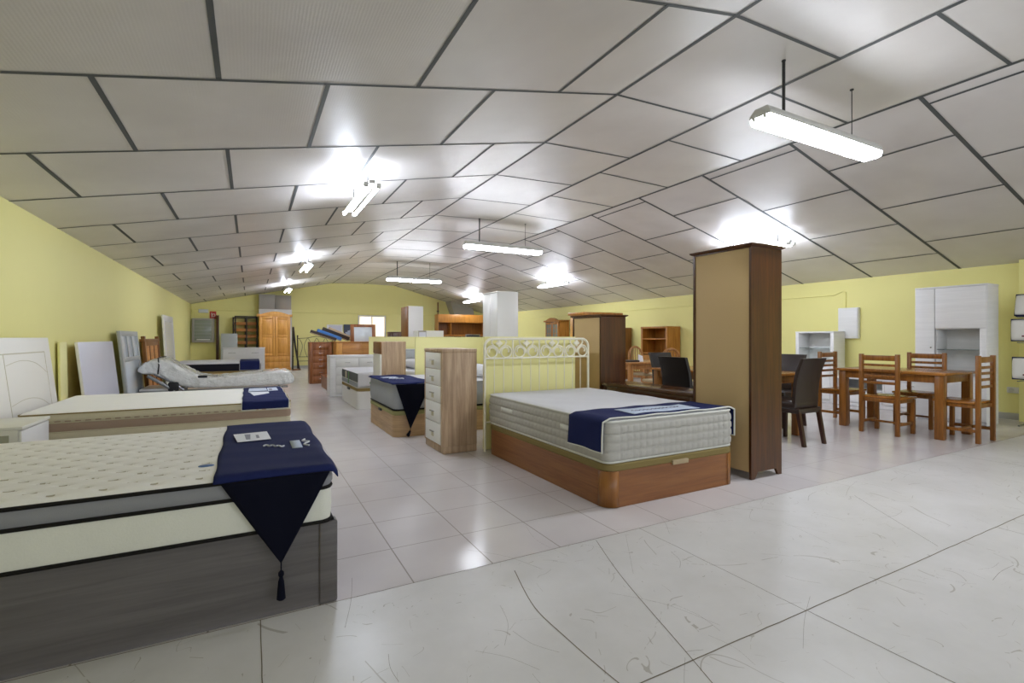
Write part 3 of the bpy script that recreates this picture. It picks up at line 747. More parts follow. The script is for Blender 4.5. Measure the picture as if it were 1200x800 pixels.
box('cap_rail', 'brown_v', t, -.06, 1.68, -.02, .06, 1.10, 1.15); box('top_rail', 'brown_v', t, .12, 1.5, 0, .04, 1.02, 1.10)
for k in range(3): box('panel', 'slat', t, .13 + k * .46, .13 + k * .46 + .42, .012, .03, .2, 1.02)
for k in range(2): box('muntin', 'brown_v', t, .55 + k * .46, .59 + k * .46, 0, .04, .2, 1.02)
t = lean('tall_door_panel', 'tall white framed panel door leaning at the far end of the left wall', 'door panel', -1.63, 13.4, 1.5, 3.2)
for x0 in (0, 1.38): box('stile', 'white', t, x0, x0 + .12, 0, .04, 0, 1.69)
for z0, z1 in ((0, .12), (1.55, 1.69)): box('rail', 'white', t, .12, 1.38, 0, .04, z0, z1)
b = MB()
for k in range(34): b.box(.12, 1.38, .008, .03, .12 + k * .042, .12 + k * .042 + .036, .004)
b.build('louvre_panel', 'white_warm', t)

# --- adjustable bed wrapped in plastic
t = thing('adjustable_bed_frame', 'grey steel adjustable bed frame on castors under the plastic wrapped mattress', 'bed frame', (0, 10.0, 0))
for y in (.06, .82): MB().tube([(-1.12, y, .26), (.62, y, .26)], .018, 8).build('side_rail', 'steel', t)
for x in (-1.05, .5):
    MB().tube([(x, .06, .26), (x, .82, .26)], .018, 8).build('cross_rail', 'steel', t)
    for y in (.06, .82):
        g = MB().tube([(x, y, .25), (x + .04, y, .09)], .02, 8).build('leg', 'steel', t)
        MB().tube([(x + .04, y - .02, .05), (x + .04, y + .02, .05)], .05, 16).build('castor', 'black_plastic', g)
        MB().box(x - .02, x + .08, y - .03, y + .03, .09, .13, .01).build('castor_fork', 'chrome', g)
MB().tube([(-1.5, -.03, .54), (-1.3, -.03, .40), (-1.12, -.03, .27)], .03, 8).build('lifting_strut', 'steel', t)
MB().tube([(-1.42, .02, .56), (-1.2, .02, .44), (-1.0, .02, .27)], .022, 8).build('lifting_strut', 'steel', t)
box('motor', 'black_plastic', t, -1.22, -1.07, -.06, .06, .26, .42, .03, 3, Matrix.Translation((0, 0, 0)))
box('head_box', 'grey_lacquer', t, -1.6, -1.16, .05, .85, .10, .28, .01); box('head_box_top', 'white', t, -1.62, -1.15, .03, .87, .28, .31)
m = thing('mattress', 'plastic wrapped mattress with raised head on the adjustable bed frame', 'mattress', (0, 9.98, 0))
st = [(-1.63, .66, .60), (-1.58, .73, .56), (-1.50, .785, .545), (-1.40, .81, .53), (-1.25, .79, .45), (-1.07, .68, .34), (-.88, .56, .30), (-.70, .49, .287), (-.45, .48, .284), (-.1, .515, .283), (.3, .55, .282), (.55, .558, .283), (.67, .525, .30), (.72, .45, .35)]
st = smooth_curve(st, 78); rings = []
for x, zt_, zb in st:
    ring = []; hz = (zt_ - zb) / 2; cz_ = (zt_ + zb) / 2
    for k in range(40):
        a = 2 * PI * k / 40; ca, sa = math.cos(a), math.sin(a); e = .35
        yy = .46 + .46 * math.copysign(abs(ca) ** e, ca); zz = cz_ + hz * math.copysign(abs(sa) ** e, sa)
        d = .013 * math.sin(x * 37 + yy * 23 + zz * 31) * math.sin(x * 9 + zz * 17) + .008 * math.sin(x * 71 - yy * 41 + 3 * math.sin(zz * 25))
        ring.append((x, yy + d, max(zz + d * .8 * (1 if sa > 0 else 0), .281)))
    rings.append(ring)
MB().loft(rings, True, True, True).build('wrapped_body', 'plastic', m, 80)
MB().tube([(-1.36, -.004, .56), (-1.345, -.012, .70), (-1.36, .03, .825), (-1.37, .45, .835), (-1.36, .88, .825)], .011, 6).build('retaining_strap', 'black_plastic', m)
box('strap_buckle', 'black_plastic', m, -.80, -.66, .0, .10, .475, .515, .015)

# --- black sided bed
t = bed_base((-1.6, 14.0, 0), 1.83, 1.4, .34, .02, 'hardboard', 'gold_lid', 'beige bed base under the black sided mattress at the far left')
m = thing('mattress', 'white topped mattress with black sides at the far left', 'mattress', (-1.6, 14.0, .34))
MB().grid(top_fn(1.83, 1.4, .05, .235, None, .014, .04), 30, 24).build('white_top', 'ticking_white', m, 80)
b = MB(); bandwall(b, 1.83, 1.4, .05, .004, .18, None, 3, .006); bottom(b, 1.83, 1.4, .05, .004); b.build('black_side', 'black_side', m)
b = MB(); bandwall(b, 1.83, 1.4, .05, .18, .222, None, 2, .006); b.build('white_border', 'ticking_white', m)
runner_rect((-.24, 14.0, .578), .45, 1.4, .22, 'small navy runner with white border on the black sided mattress')
t = thing('white_dresser', 'low white dresser with a diagonal seam behind the black sided bed', 'dresser', (-.68, 15.9, 0))
box('carcass', 'white', t, 0, 1.05, .02, .42, .04, .86); box('top_panel', 'white', t, -.012, 1.062, -.01, .42, .86, .885); box('plinth', 'white', t, .02, 1.03, .04, .4, 0, .04)
for z0, z1 in ((.62, .85), (.34, .61), (.06, .33)):
    c0 = .40 + (z0 - .06) * .2; c1 = .40 + (z1 - .06) * .2
    for k, poly in enumerate(([(.01, z0), (c0, z0), (c1, z1), (.01, z1)], [(c0 + .008, z0), (1.04, z0), (1.04, z1), (c1 + .008, z1)])):
        d = MB().prism(poly, 'y', .0, .02).build('drawer', 'white', t)
        cx = .22 if k == 0 else .80; box('drawer_handle', 'chrome', d, cx - .09, cx + .09, -.015, 0, (z0 + z1) / 2 - .006, (z0 + z1) / 2 + .006)

# --- far left corner
t = thing('hose_cabinet', 'grey framed fire hose cabinet with glazed door in the far left corner', 'hose cabinet', (-1.80, 20.3, 1.0))
box('cabinet_body', 'grey_lacquer', t, 0, .66, .03, .2, 0, .85)
for a in ((0, .07, 0, .85), (.59, .66, 0, .85), (.07, .59, 0, .07), (.07, .59, .78, .85)): box('door_frame', 'duct', t, a[0], a[1], 0, .03, a[2], a[3])
g = MB().box(.07, .59, .012, .022, .07, .78, .001).build('door_glass', 'tinted_glass', t)
for k in range(5): box('glass_bar', 'grey_lacquer', t, .07, .59, .006, .012, .18 + k * .12, .19 + k * .12, .001)
box('instruction_plate', 'sign_white', t, .14, .54, .004, .010, .085, .115, .001)
t = thing('hose_sign', 'red fire hose sign with white symbol beside the hose cabinet', 'sign', (-1.28, 20.48, 1.84))
box('sign_plate', 'red_sign', t, 0, .2, 0, .012, 0, .27, .002)
b = MB(); b.tube([(.12 + .04 * math.cos(a * PI / 10), -.002, .13 + .05 * math.sin(a * PI / 10)) for a in range(20)], .010, 6, True); b.box(.05, .07, -.005, 0, .06, .22, .001); b.build('hose_symbol', 'sign_white', t)
t = thing('emergency_light', 'small emergency light high on the far left wall', 'emergency light', (-1.62, 20.42, 2.05))
box('light_base', 'lamp_body', t, 0, .3, .02, .08, 0, .13, .01); box('light_lens', 'pale_glass', t, .02, .28, 0, .02, .015, .115, .01)
t = thing('junction_box', 'yellow junction box with pipe above the hose cabinet', 'junction box', (-1.80, 20.43, 2.03))
box('box_cover', 'yellow', t, 0, .17, 0, .07, 0, .12, .006); MB().tube([(.085, .045, 0), (.085, .045, -.17)], .012, 6).build('pipe', 'yellow', t)
t = thing('dark_board', 'narrow dark brown board standing right of the hose cabinet', 'board', (-1.08, 20.3, 0), 0, None, -2)
box('plank', 'walnut', t, 0, .09, 0, .04, 0, 1.95); box('end_cap', 'dark_leg', t, -.003, .093, -.003, .043, 1.95, 1.97)
t = thing('grey_panel', 'plain grey panel leaning on the back wall left of the slatted bases', 'panel', (-.90, 19.6, 0), 0, None, -11)
box('sheet', 'grey_lacquer', t, 0, .5, 0, .03, 0, 1.34); box('edge_trim', 'duct', t, -.006, 0, -.004, .034, 0, 1.34, .001)
def slat_base(label, x, y, w, h, lean_):
    t = thing('slatted_bed_base', label, 'slatted base', (x, y, 0), 0, 'slatted bases on the back wall', -lean_)
    for x0 in (0, w * .48, w - .05): box('frame_bar', 'iron_b', t, x0, x0 + .05, -.012, .04, 0, h)
    for z0 in (0, h - .04): box('frame_bar', 'iron_b', t, .05, w - .05, -.004, .036, z0, z0 + .04)
    n = int(h / .23)
    for k in range(1, n): box('slat', 'slat', t, .02, w - .02, .008, .022, k * .23 + .02, k * .23 + .13, .004)
slat_base('brown slatted bed base with dark frame leaning left of the pine wardrobe', -.5, 19.95, .74, 1.96, 5)
slat_base('second slatted bed base leaning behind the first on the back wall', -.57, 20.2, .80, 1.92, 5)
# pine wardrobe
t = thing('pine_wardrobe', 'honey pine wardrobe with two doors, two drawers and arched cornice', 'wardrobe', (.25, 19.3, 0))
W, H = 1.04, 1.98
box('carcass', 'pine', t, .02, W - .02, .03, .58, .08, H - .06); box('plinth', 'pine', t, 0, W, .015, .58, 0, .10)
MB().prism([(-.05, H - .06)] + [(-.05 + (W + .1) * k / 24, H + .02 + .10 * math.sin(PI * min(max((k - 3) / 18, 0), 1))) for k in range(25)] + [(W + .05, H - .06)], 'y', -.02, .58).build('cornice', 'pine', t, 30)
for k in range(2):
    x0 = .025 + k * .497
    d = MB().box(x0, x0 + .08, .0, .03, .52, H - .07).box(x0 + .413, x0 + .493, 0, .03, .52, H - .07).box(x0 + .08, x0 + .413, 0, .03, .52, .60).box(x0 + .08, x0 + .413, 0, .03, 1.18, 1.26).box(x0 + .08, x0 + .413, 0, .03, H - .16, H - .07).build('door', 'pine', t)
    for z0, z1 in ((.60, 1.18), (1.26, H - .16)):
        MB().box(x0 + .08, x0 + .413, .014, .03, z0, z1, .001).box(x0 + .12, x0 + .373, .004, .02, z0 + .04, z1 - .04, .012).build('door_panel', 'pine', d)
    MB().tube([(x0 + (.455 if k == 0 else .038), y, 1.2) for y in (0, -.012, -.02, -.03)], [.008, .007, .014, .010], 10).build('door_knob', 'brown_v', d)
for z0, z1 in ((.30, .50), (.11, .29)):
    d = box('drawer', 'pine', t, .04, W - .04, .004, .03, z0, z1, .008)
    for x in (.28, .76): MB().tube([(x, y, (z0 + z1) / 2) for y in (.004, -.012, -.02, -.028)], [.008, .007, .014, .010], 10).build('drawer_knob', 'brown_v', d)
t = thing('ventilation_duct', 'grey boxed ventilation duct with white lower band above the pine wardrobe', 'duct', (.28, 20.06, 0))
box('duct_box', 'duct', t, 0, .53, 0, .43, 2.22, 2.76); box('duct_box', 'duct', t, .54, 1.07, 0, .43, 2.22, 2.74); box('white_band', 'white', t, -.004, 1.09, .01, .43, .05, 2.22)
box('foot', 'white', t, .02, 1.06, .03, .42, 0, .05)
t = thing('folding_frame', 'dark folding frame leaning right of the pine wardrobe', 'folding frame', (1.37, 19.2, 0))
MB().tube([(0, 0, 1.55), (.06, 0, .9), (.2, 0, 0)], .022, 6).build('slanted_leg', 'iron_b', t); MB().tube([(0, .3, 1.55), (.06, .3, .9), (.2, .3, 0)], .022, 6).build('slanted_leg', 'iron_b', t)
MB().tube([(-.01, 0, 1.55), (-.02, 0, 0)], .018, 6).build('upright_leg', 'iron_b', t); MB().tube([(-.01, .3, 1.55), (-.02, .3, 0)], .018, 6).build('upright_leg', 'iron_b', t)
for z in (.5, 1.0, 1.55): MB().tube([(0, 0, z), (0, .3, z)], .014, 6).build('cross_bar', 'iron_b', t)
box('wooden_foot', 'brown_v', t, -.04, .24, -.03, .33, 0, .035)
t = thing('iron_headboard', 'black iron headboard with looping bars against the back wall', 'headboard', (1.58, 20.2, 0))
for x in (0, 1.35): MB().tube([(x, 0, 0), (x, 0, 1.22)], .02, 8).build('post', 'iron_b', t); 
for x in (0, 1.35): MB().tube([(x, 0, 1.22), (x, 0, 1.245), (x, 0, 1.265)], [.022, .028, .012], 10).build('finial', 'iron_b', t)
MB().tube(smooth_curve([(0, 0, 1.14), (.35, 0, 1.16), (.67, 0, 1.22), (1.0, 0, 1.16), (1.35, 0, 1.14)], 24), .011, 6).build('top_rail', 'iron_b', t)
for z in (.28, .44): MB().tube([(0, 0, z), (1.35, 0, z)], .011, 6).build('lower_rail', 'iron_b', t)
for k in range(4):
    cx = .2 + k * .32
    for s in (-1, 1): MB().tube(smooth_curve([(cx + s * .15, 0, 1.15), (cx + s * .05, 0, .95), (cx + s * .04, 0, .75), (cx + s * .13, 0, .44)], 20), .008, 5).build('loop_bar', 'iron_b', t)
# pictures on the back wall
t = thing('white_picture', 'white framed pale panel hung on the back wall behind the heap of boards', 'picture', (2.66, 20.455, 1.17))
for a in ((0, .05, 0, .52), (.55, .6, 0, .52), (.05, .55, 0, .05), (.05, .55, .47, .52)): box('frame_bar', 'white', t, a[0], a[1], 0, .03, a[2], a[3])
box('canvas', 'lavender', t, .05, .55, .01, .025, .05, .47, .001)
t = thing('dark_picture', 'dark blue picture with pale flowers hung left of the framed mirror', 'picture', (3.30, 20.455, 1.2))
box('canvas', 'dark_picture', t, 0, .5, 0, .03, 0, .5)
b = MB()
for x, z, r in ((.12, .14, .07), (.22, .2, .08), (.33, .13, .09), (.2, .08, .07), (.4, .2, .06)):
    b.loft([[(x + r * (1 + .25 * math.cos(5 * a)) * math.cos(a) * q, -.001 - dy, z + r * (1 + .25 * math.cos(5 * a)) * math.sin(a) * q) for a in [2 * PI * i / 30 for i in range(30)]] for dy, q in ((0, .9), (.003, .8))], True, True, True)
b.build('flower_print', 'flower', t)

# ------------------------------------------------------------------ beyond the partitions
t = thing('white_wardrobe', 'tall plain white wardrobe rising above the centre headboard', 'wardrobe', (3.88, 8.42, 0), -90)
box('carcass', 'white', t, 0, .62, .018, .42, .06, 1.98); box('top_panel', 'white', t, -.004, .624, -.004, .42, 1.98, 2.0); box('plinth', 'white', t, .02, .6, .03, .4, 0, .06)
for k in range(2): d = box('door', 'white', t, .004 + k * .31, .306 + k * .31, 0, .018, .07, 1.975); box('door_handle', 'chrome', d, .27 + k * .05, .285 + k * .05, -.02, 0, .95, 1.1)
t = thing('tall_cabinet', 'tall narrow cabinet with oak front and white side beyond the partition', 'cabinet', (3.64, 13.25, 0), -90)
box('carcass', 'white', t, 0, .65, .02, .42, .05, 2.0); box('plinth', 'white', t, .01, .64, .03, .41, 0, .05)
for k in range(2): box('door', 'brown_v', t, .004, .646, 0, .02, .06 + k * .98, 1.02 + k * .975)
chest((3.04, 12.0, 0), .26, .35, 1.315, (1, 1, 1, 1), 'small dark brown chest left of the tall oak fronted cabinet', 0, 'walnut', 'walnut', 'narrow_chest', 'chest')
t = thing('open_cabinet', 'white cabinet with open grey niche above the yellow partition', 'cabinet', (3.46, 11.1, 0))
box('carcass', 'white_warm', t, 0, .62, .02, .4, 0, 1.335); box('side_panel', 'white_warm', t, .19, .62, 0, .02, .0, 1.335); box('niche_back', 'lavender', t, .02, .19, .012, .02, .9, 1.3, .001)
for a in ((0, .02, 0, 1.335), (.02, .19, 1.3, 1.335), (.02, .19, 0, .9)): box('frame', 'duct', t, a[0], a[1], 0, .02, a[2], a[3])
t = thing('wall_unit', 'orange wooden wall unit with open shelves at the back of the hall', 'wall unit', (6.4, 18.0, 0))
W = 2.0
box('upper_box', 'orange_v', t, 0, W, 0, .42, 1.76, 2.08); box('back_board', 'brown_v', t, 0, W, .40, .42, 1.28, 1.76, .001); box('shelf', 'orange_v', t, 0, W, 0, .42, 1.24, 1.28)
for x in (0, .52, W - .03): box('upright', 'orange_v', t, x, x + .03, .02, .40, 1.28, 1.76)
for x in (0, .96, W - .03): box('lower_upright', 'orange_v', t, x, x + .035, .02, .42, .5, 1.24)
box('lower_cabinet', 'orange_v', t, 0, W, 0, .45, 0, .5)
for k in range(3): d = box('lower_door', 'orange_v', t, .02 + k * .655, .65 + k * .655, -.018, 0, .05, .48); MB().tube([(.33 + k * .655, -.018, .3), (.33 + k * .655, -.04, .3)], .012, 8).build('door_knob', 'chrome', d)
box('lower_back', 'brown_v', t, 0, W, .42, .44, .5, 1.24, .001)
t = thing('television', 'small dark screen with silver frame standing in the orange wall unit', 'television', (7.42, 17.72, 0))
box('screen', 'black_plastic', t, .03, .59, 0, .02, 1.01, 1.27, .003)
for a in ((0, .03, .98, 1.3), (.59, .62, .98, 1.3), (.03, .59, .98, 1.01), (.03, .59, 1.27, 1.3)): box('bezel', 'chrome', t, a[0], a[1], -.004, .03, a[2], a[3], .003)
box('stand_post', 'black_plastic', t, .28, .34, .03, .08, .03, 1.1); box('stand_foot', 'black_plastic', t, .1, .52, -.1, .2, 0, .03)
t = thing('extractor_hood', 'grey sloping ventilation hood with white lip above the orange wall unit', 'hood', (7.6, 19.9, 0))
MB().prism([(.0, 2.78), (1.05, 2.74), (1.15, 2.16), (.22, 2.16)], 'y', 0, .56).build('hood_shell', 'duct', t, 20); box('white_lip', 'white', t, .20, 1.18, -.02, .56, 2.12, 2.165)
t = thing('vertical_pipe', 'thin brown pipe on the back wall beside the ventilation hood', 'pipe', (7.25, 20.43, 0))
MB().tube([(0, 0, 0), (0, 0, 2.72)], .028, 8).build('pipe', 'brown_v', t); box('pipe_clamp', 'iron_b', t, -.04, .04, -.035, .06, 2.3, 2.34)

# --- glazed hutch against the right wall
t = thing('glazed_hutch', 'honey wood hutch with arched cornice and glazed doors by the right wall', 'hutch', (9.1, 14.6, 0), -90)
W, H = .87, 1.74
box('lower_cabinet', 'orange_v', t, 0, W, .0, .45, 0, .85); box('back_board', 'orange_v', t, 0, W, .43, .45, .85, H)
for x in (0, W - .03): box('side_panel', 'orange_v', t, x, x + .03, .05, .43, .85, H)
box('top_panel', 'orange_v', t, 0, W, .05, .45, H - .03, H)
MB().prism([(-.05, H - .03)] + [(-.05 + (W + .1) * k / 24, H + .02 + .09 * math.sin(PI * min(max((k - 3) / 18, 0), 1))) for k in range(25)] + [(W + .05, H - .03)], 'y', -.0, .08).build('cornice', 'orange_v', t, 30)
box('cornice_return', 'orange_v', t, W, W + .04, .08, .45, H, H + .03)
for k in range(2):
    x0 = .03 + k * .405
    d = MB().box(x0, x0 + .06, .03, .05, .86, H - .04).box(x0 + .345, x0 + .405, .03, .05, .86, H - .04).box(x0 + .06, x0 + .345, .03, .05, .86, .93).box(x0 + .06, x0 + .345, .03, .05, H - .12, H - .04).build('glazed_door', 'orange_v', t)
    MB().box(x0 + .06, x0 + .345, .038, .044, .93, H - .12, 0).build('glass_pane', 'tinted_glass', d)
    b = MB().box(x0 + .195, x0 + .21, .03, .046, .93, H - .12, .002)
    for z in (1.12, 1.31, 1.48): b.box(x0 + .06, x0 + .345, .03, .046, z, z + .014, .002)
    b.build('glazing_bar', 'orange_v', d)
    d = box('lower_door', 'orange_v', t, .02 + k * .42, .43 + k * .42, -.018, 0, .06, .82)
# honey wardrobe, tallboys
t = thing('honey_wardrobe', 'honey wood wardrobe mostly hidden behind the brown tallboy', 'wardrobe', (6.3, 8.5, 0))
box('carcass', 'pine', t, .02, 1.0, .03, .55, .06, 1.66); box('cornice', 'orange_v', t, -.03, 1.05, -.03, .57, 1.66, 1.72, .01); box('plinth', 'orange_v', t, 0, 1.02, .02, .55, 0, .06)
for k in range(2): d = box('door', 'pine', t, .025 + k * .49, .51 + k * .49, .005, .03, .08, 1.64); MB().tube([(.49 + k * .05, .005, .9), (.49 + k * .05, -.02, .9)], .012, 8).build('door_knob', 'brown_v', d)
def tallboy(name, label, loc, w, d, h, cat):
    t = thing(name, label, cat, loc, 90)
    for x in (0, w - .022): MB().prism([(0, h), (0, 0), (.045, 0), (.075, .055), (d - .085, .055), (d - .045, 0), (d, 0), (d, h)], 'x', x, x + .022).build('side_panel', 'walnut', t, 20)
    box('back_board', 'hardboard', t, .022, w - .022, d - .02, d - .008, .055, h, .001); box('top_panel', 'walnut', t, .0, w, 0, d, h, h + .012, .002)
    MB().loft([[(x, y, z) for x, y in ((-e, -e), (w + e, -e), (w + e, d + e), (-e, d + e))] for z, e in ((h + .012, .004), (h + .022, .02), (h + .034, .024), (h + .036, .02))], True, True, True).build('cornice', 'walnut', t, 20)
    for z0, z1 in ((.06, h * .33), (h * .33 + .01, h * .66), (h * .66 + .01, h - .01)): dd = box('door', 'walnut', t, .024, w - .024, -.004, .016, z0, z1); box('door_handle', 'chrome', dd, w / 2 - .06, w / 2 + .06, -.02, -.004, (z0 + z1) / 2, (z0 + z1) / 2 + .012)
    for z in (.06, h * .5): box('shelf', 'walnut', t, .022, w - .022, .02, d - .02, z, z + .02)
    return t
tallboy('tall_wardrobe', 'tall narrow walnut wardrobe seen from its beige back, beside the centre bed', (4.03, 2.615, 0), .60, .40, 1.915, 'wardrobe')
tallboy('tallboy', 'lower walnut tallboy seen from its beige back, behind the iron headboard', (4.03, 4.6, 0), .57, .38, 1.41, 'tallboy')
# dark low console between them
t = thing('console_table', 'low dark walnut console between the tall wardrobe and the tallboy', 'console', (4.05, 3.24, 0), 90)
W = 1.34
box('top_panel', 'walnut_x', t, 0, W, -.0, .40, .61, .645, .006)
for x in (0.01, W - .05): box('side_panel', 'walnut', t, x, x + .04, .02, .38, 0, .61)
box('apron', 'walnut_x', t, .05, W - .05, .36, .375, .55, .61); box('lower_shelf', 'walnut_x', t, .05, W - .05, .02, .38, .14, .17); box('lower_apron', 'walnut_x', t, .05, W - .05, .36, .378, .17, .40)
# bookcase, brown cabinet on the right wall
def open_shelf(name, label, loc, w, d, h, mat, zs, cat, low=None):
    t = thing(name, label, cat, loc, -90)
    for x in (0, w - .06): box('side_panel', mat, t, x, x + .06, 0, d, 0, h - .05)
    box('top_panel', mat, t, -.004, w + .004, -.004, d, h - .05, h); box('back_board', mat, t, .06, w - .06, d - .02, d, 0, h - .05, .001)
    for z in zs: box('shelf', mat, t, .06, w - .06, .015, d - .02, z, z + .035)
    if low: box('lower_door', mat, t, .062, w - .062, 0, .02, .05, low)
    return t
open_shelf('bookcase', 'orange brown open bookcase against the right wall', (9.1, 9.79, 0), .93, .45, 1.455, 'orange_v', (.05, .75, 1.12), 'bookcase', .72)
chest((9.1, 11.7, 0), 1.05, .45, 1.45, (1, 1, 1), 'plain brown cabinet beside the tallboy, against the right wall', -90, 'brown_v', 'brown_v', 'brown_cabinet', 'cabinet')

# ------------------------------------------------------------------ dining groups
def table(label, x0, x1, y0, y1, h, leg, mt, ml, inset=.03, ap=.09):
    t = thing('dining_table', label, 'table', (x0, y0, 0)); w, l = x1 - x0, y1 - y0
    box('tabletop', mt, t, 0, w, 0, l, h - .03, h, .006)
    for x in (inset, w - inset - leg):
        for y in (inset, l - inset - leg): box('leg', ml, t, x, x + leg, y, y + leg, 0, h - .03, .004)
    for y in (inset + .015, l - inset - .04): box('apron', ml, t, inset + leg, w - inset - leg, y, y + .025, h - .03 - ap, h - .03)
    for x in (inset + .015, w - inset - .04): box('apron', ml, t, x, x + .025, inset + leg, l - inset - leg, h - .03 - ap, h - .03)
    return t
table('rustic brown dining table with four ladder back chairs at right', 6.92, 7.76, 2.56, 3.74, .765, .085, 'dining_x', 'dining')
def ladder_chair():
    t = thing('dining_chair', '', 'chair', (0, 0, 0), 0, 'ladder back chairs round the rustic table')
    w, d = .43, .41          # local: sitter faces -y; back legs at y = d
    for x in (0, w - .042): box('rear_leg', 'dining', t, x, x + .042, d - .042, d, 0, .97, .004)
    for x in (0, w - .042): box('front_leg', 'dining', t, x, x + .042, .0, .042, 0, .425, .004)
    box('seat', 'dining_x', t, -.01, w + .01, -.015, d - .044, .43, .455, .008); box('seat_frame', 'dining', t, .012, w - .012, .012, d - .02, .385, .43)
    box('top_rail', 'dining', t, .042, w - .042, d - .034, d - .01, .89, .955)
    for z in (.82, .755, .685, .605): box('back_slat', 'dining', t, .042, w - .042, d - .03, d - .014, z, z + .032)
    for x in (.012, w - .03): box('stretcher', 'dining', t, x, x + .018, .042, d - .042, .115, .15)
    box('stretcher', 'dining', t, .042, w - .042, d * .5 - .01, d * .5 + .01, .12, .145)
    return t
ch = ladder_chair()
def put(o, label, x, y, rz, first=False):
    c = o if first else copy_tree(o); c.location = (x, y, 0); c.rotation_euler = (0, 0, R(rz)); c['label'] = label; return c
# local -y is the facing direction; rz=90 faces +x
put(ch, 'ladder back chair turned away in front of the rustic table, near long side', 7.135, 2.925, 90, True)
put(ch, 'ladder back chair on the far long side, against the tall white cabinet', 7.62, 3.38, -90)
put(ch, 'ladder back chair at the right end of the rustic table, side on', 7.48, 2.715, 180)
put(ch, 'ladder back chair at the left end of the rustic table by the white bookcase', 7.14, 3.69, 0)

table('brown dining table with dark leather chairs behind the tall wardrobe', 4.92, 5.86, 3.5, 5.1, .755, .08, 'dining_x', 'dining')
def leather_chair(mat):
    t = thing('leather_chair', '', 'chair', (0, 0, 0), 0, 'dark leather chairs round the second table')
    w, d = .43, .44
    def back(u, v):
        pass
    prof = [(d - .05, .44), (d - .045, .55), (d - .02, .75), (d + .045, .945)]
    P = smooth_curve(prof, 18); rings = []
    for y, z in P:
        rings.append([(x, y + o_, z) for x, o_ in ((.006, -.028), (.03, -.036), (w - .03, -.036), (w - .006, -.028), (w, -.01), (w - .006, .012), (w - .03, .018), (.03, .018), (.006, .012), (0, -.01))])
    MB().loft(rings, True, True, True).build('backrest', mat, t, 50)
    box('seat', mat, t, 0, w, 0, d - .03, .39, .475, .03, 3); box('seat_rail', mat, t, .01, w - .01, .02, d, .345, .395, .006)
    for x in (.012, w - .05):
        MB().loft([[(x + a + s_ * q, y + b_ * q, z) for a, b_ in ((0, -.02), (.038, -.02), (.038, .02), (0, .02))] for z, y, q, s_ in ((0, d + .045, .8, 0), (.2, d + .01, .95, 0), (.40, d - .025, 1, 0))], True, True, True).build('rear_leg', 'dark_leg', t, 30)
        MB().loft([[(x + a, .04 + b_ * q, z) for a, b_ in ((0, -.02), (.038, -.02), (.038, .02), (0, .02))] for z, q in ((0, .75), (.39, 1))], True, True, True).build('front_leg', 'dark_leg', t, 30)
    return t
lc = leather_chair('leather')
put(lc, 'dark brown leather chair right of the tall wardrobe, its back to the viewer', 5.63, 3.64, 180, True).location = (5.62, 3.62, 0)
put(lc, 'dark leather chair facing left, partly hidden beyond the near leather chair', 6.02, 4.30, -90)
put(lc, 'dark leather chair on the far right side of the second table', 6.02, 4.95, -90)
lb = leather_chair('leather_b')
put(lb, 'black leather chair left of the tall wardrobe, nearest above the console', 4.81, 3.93, 90, True)
put(lb, 'black leather chair partly hidden behind the nearer black chair', 5.23, 4.98, 0)

table('small reddish dining table seen past the tallboy', 5.62, 6.75, 6.3, 7.1, .745, .07, 'arch_wood', 'arch_wood')
def arch_chair():
    t = thing('arch_chair', '', 'chair', (0, 0, 0), 0, 'arch backed chairs round the reddish table'); w, d = .42, .42
    def arch(z0, sx): return [(w / 2 - sx, 0, z0), (w / 2 - sx, 0, .80)] + [(w / 2 - sx * math.cos(R(a)), 0, .80 + .19 * math.sin(R(a))) for a in range(15, 180, 15)] + [(w / 2 + sx, 0, .80), (w / 2 + sx, 0, z0)]
    pts = arch(0, .19); MB().tube([(x, d + .06 * max(0, z - .45) - .0, z) for x, y, z in pts], .02, 8).build('back_frame', 'arch_wood', t)
    for k in range(5):
        x = w / 2 + (k - 2) * .058; zt2 = .80 + .17 * math.sqrt(max(0, 1 - ((k - 2) * .058 / .19) ** 2))
        MB().tube([(x + .01 * (k - 2) * math.sin(PI * q), d + .06 * max(0, (.5 + q * (zt2 - .5)) - .45), .5 + q * (zt2 - .5)) for q in (0, .25, .5, .75, 1)], .009, 6).build('back_slat', 'arch_wood', t)
    box('back_rail', 'arch_wood', t, .03, w - .03, d - .012, d + .012, .47, .51)
    box('seat_frame', 'arch_wood', t, .01, w - .01, .01, d, .40, .45); box('seat_cushion', 'cushion', t, .0, w, .0, d - .03, .45, .49, .018, 3)
    for x in (.03, w - .03): MB().tube([(x, .03, 0), (x, .03, .4)], [.014, .02], 8).build('front_leg', 'arch_wood', t)
    for x in (.03, w - .03): MB().tube([(x, .03, .2), (x, d, .2)], .01, 6).build('stretcher', 'arch_wood', t)
    b = MB().tube([(.03, .03, .28), (w - .03, .03, .28)], .01, 6); b.build('stretcher', 'arch_wood', t)
    return t
ac = arch_chair()
put(ac, 'reddish arch backed chair in front of the orange bookcase, near the black chairs', 6.13, 6.08, 175, True)
put(ac, 'reddish arch backed chair with beige cushion on the far side of the small table', 6.55, 6.92, 5)
tag(MB().box(0, .3, 0, .22, 0, .03, .008).build('dark_book', 'dark_board', None, 40, (5.72, 6.5, .7455)), 'dark book lying on the small reddish table', 'book')
t = MB().prism([(0, 0), (.12, 0), (.10, .10), (.0, .13)], 'y', 0, .004).build('price_card', 'paper', None, 0, (6.03, 6.55, .7455)); tag(t, 'white price card propped on the small reddish table', 'card')

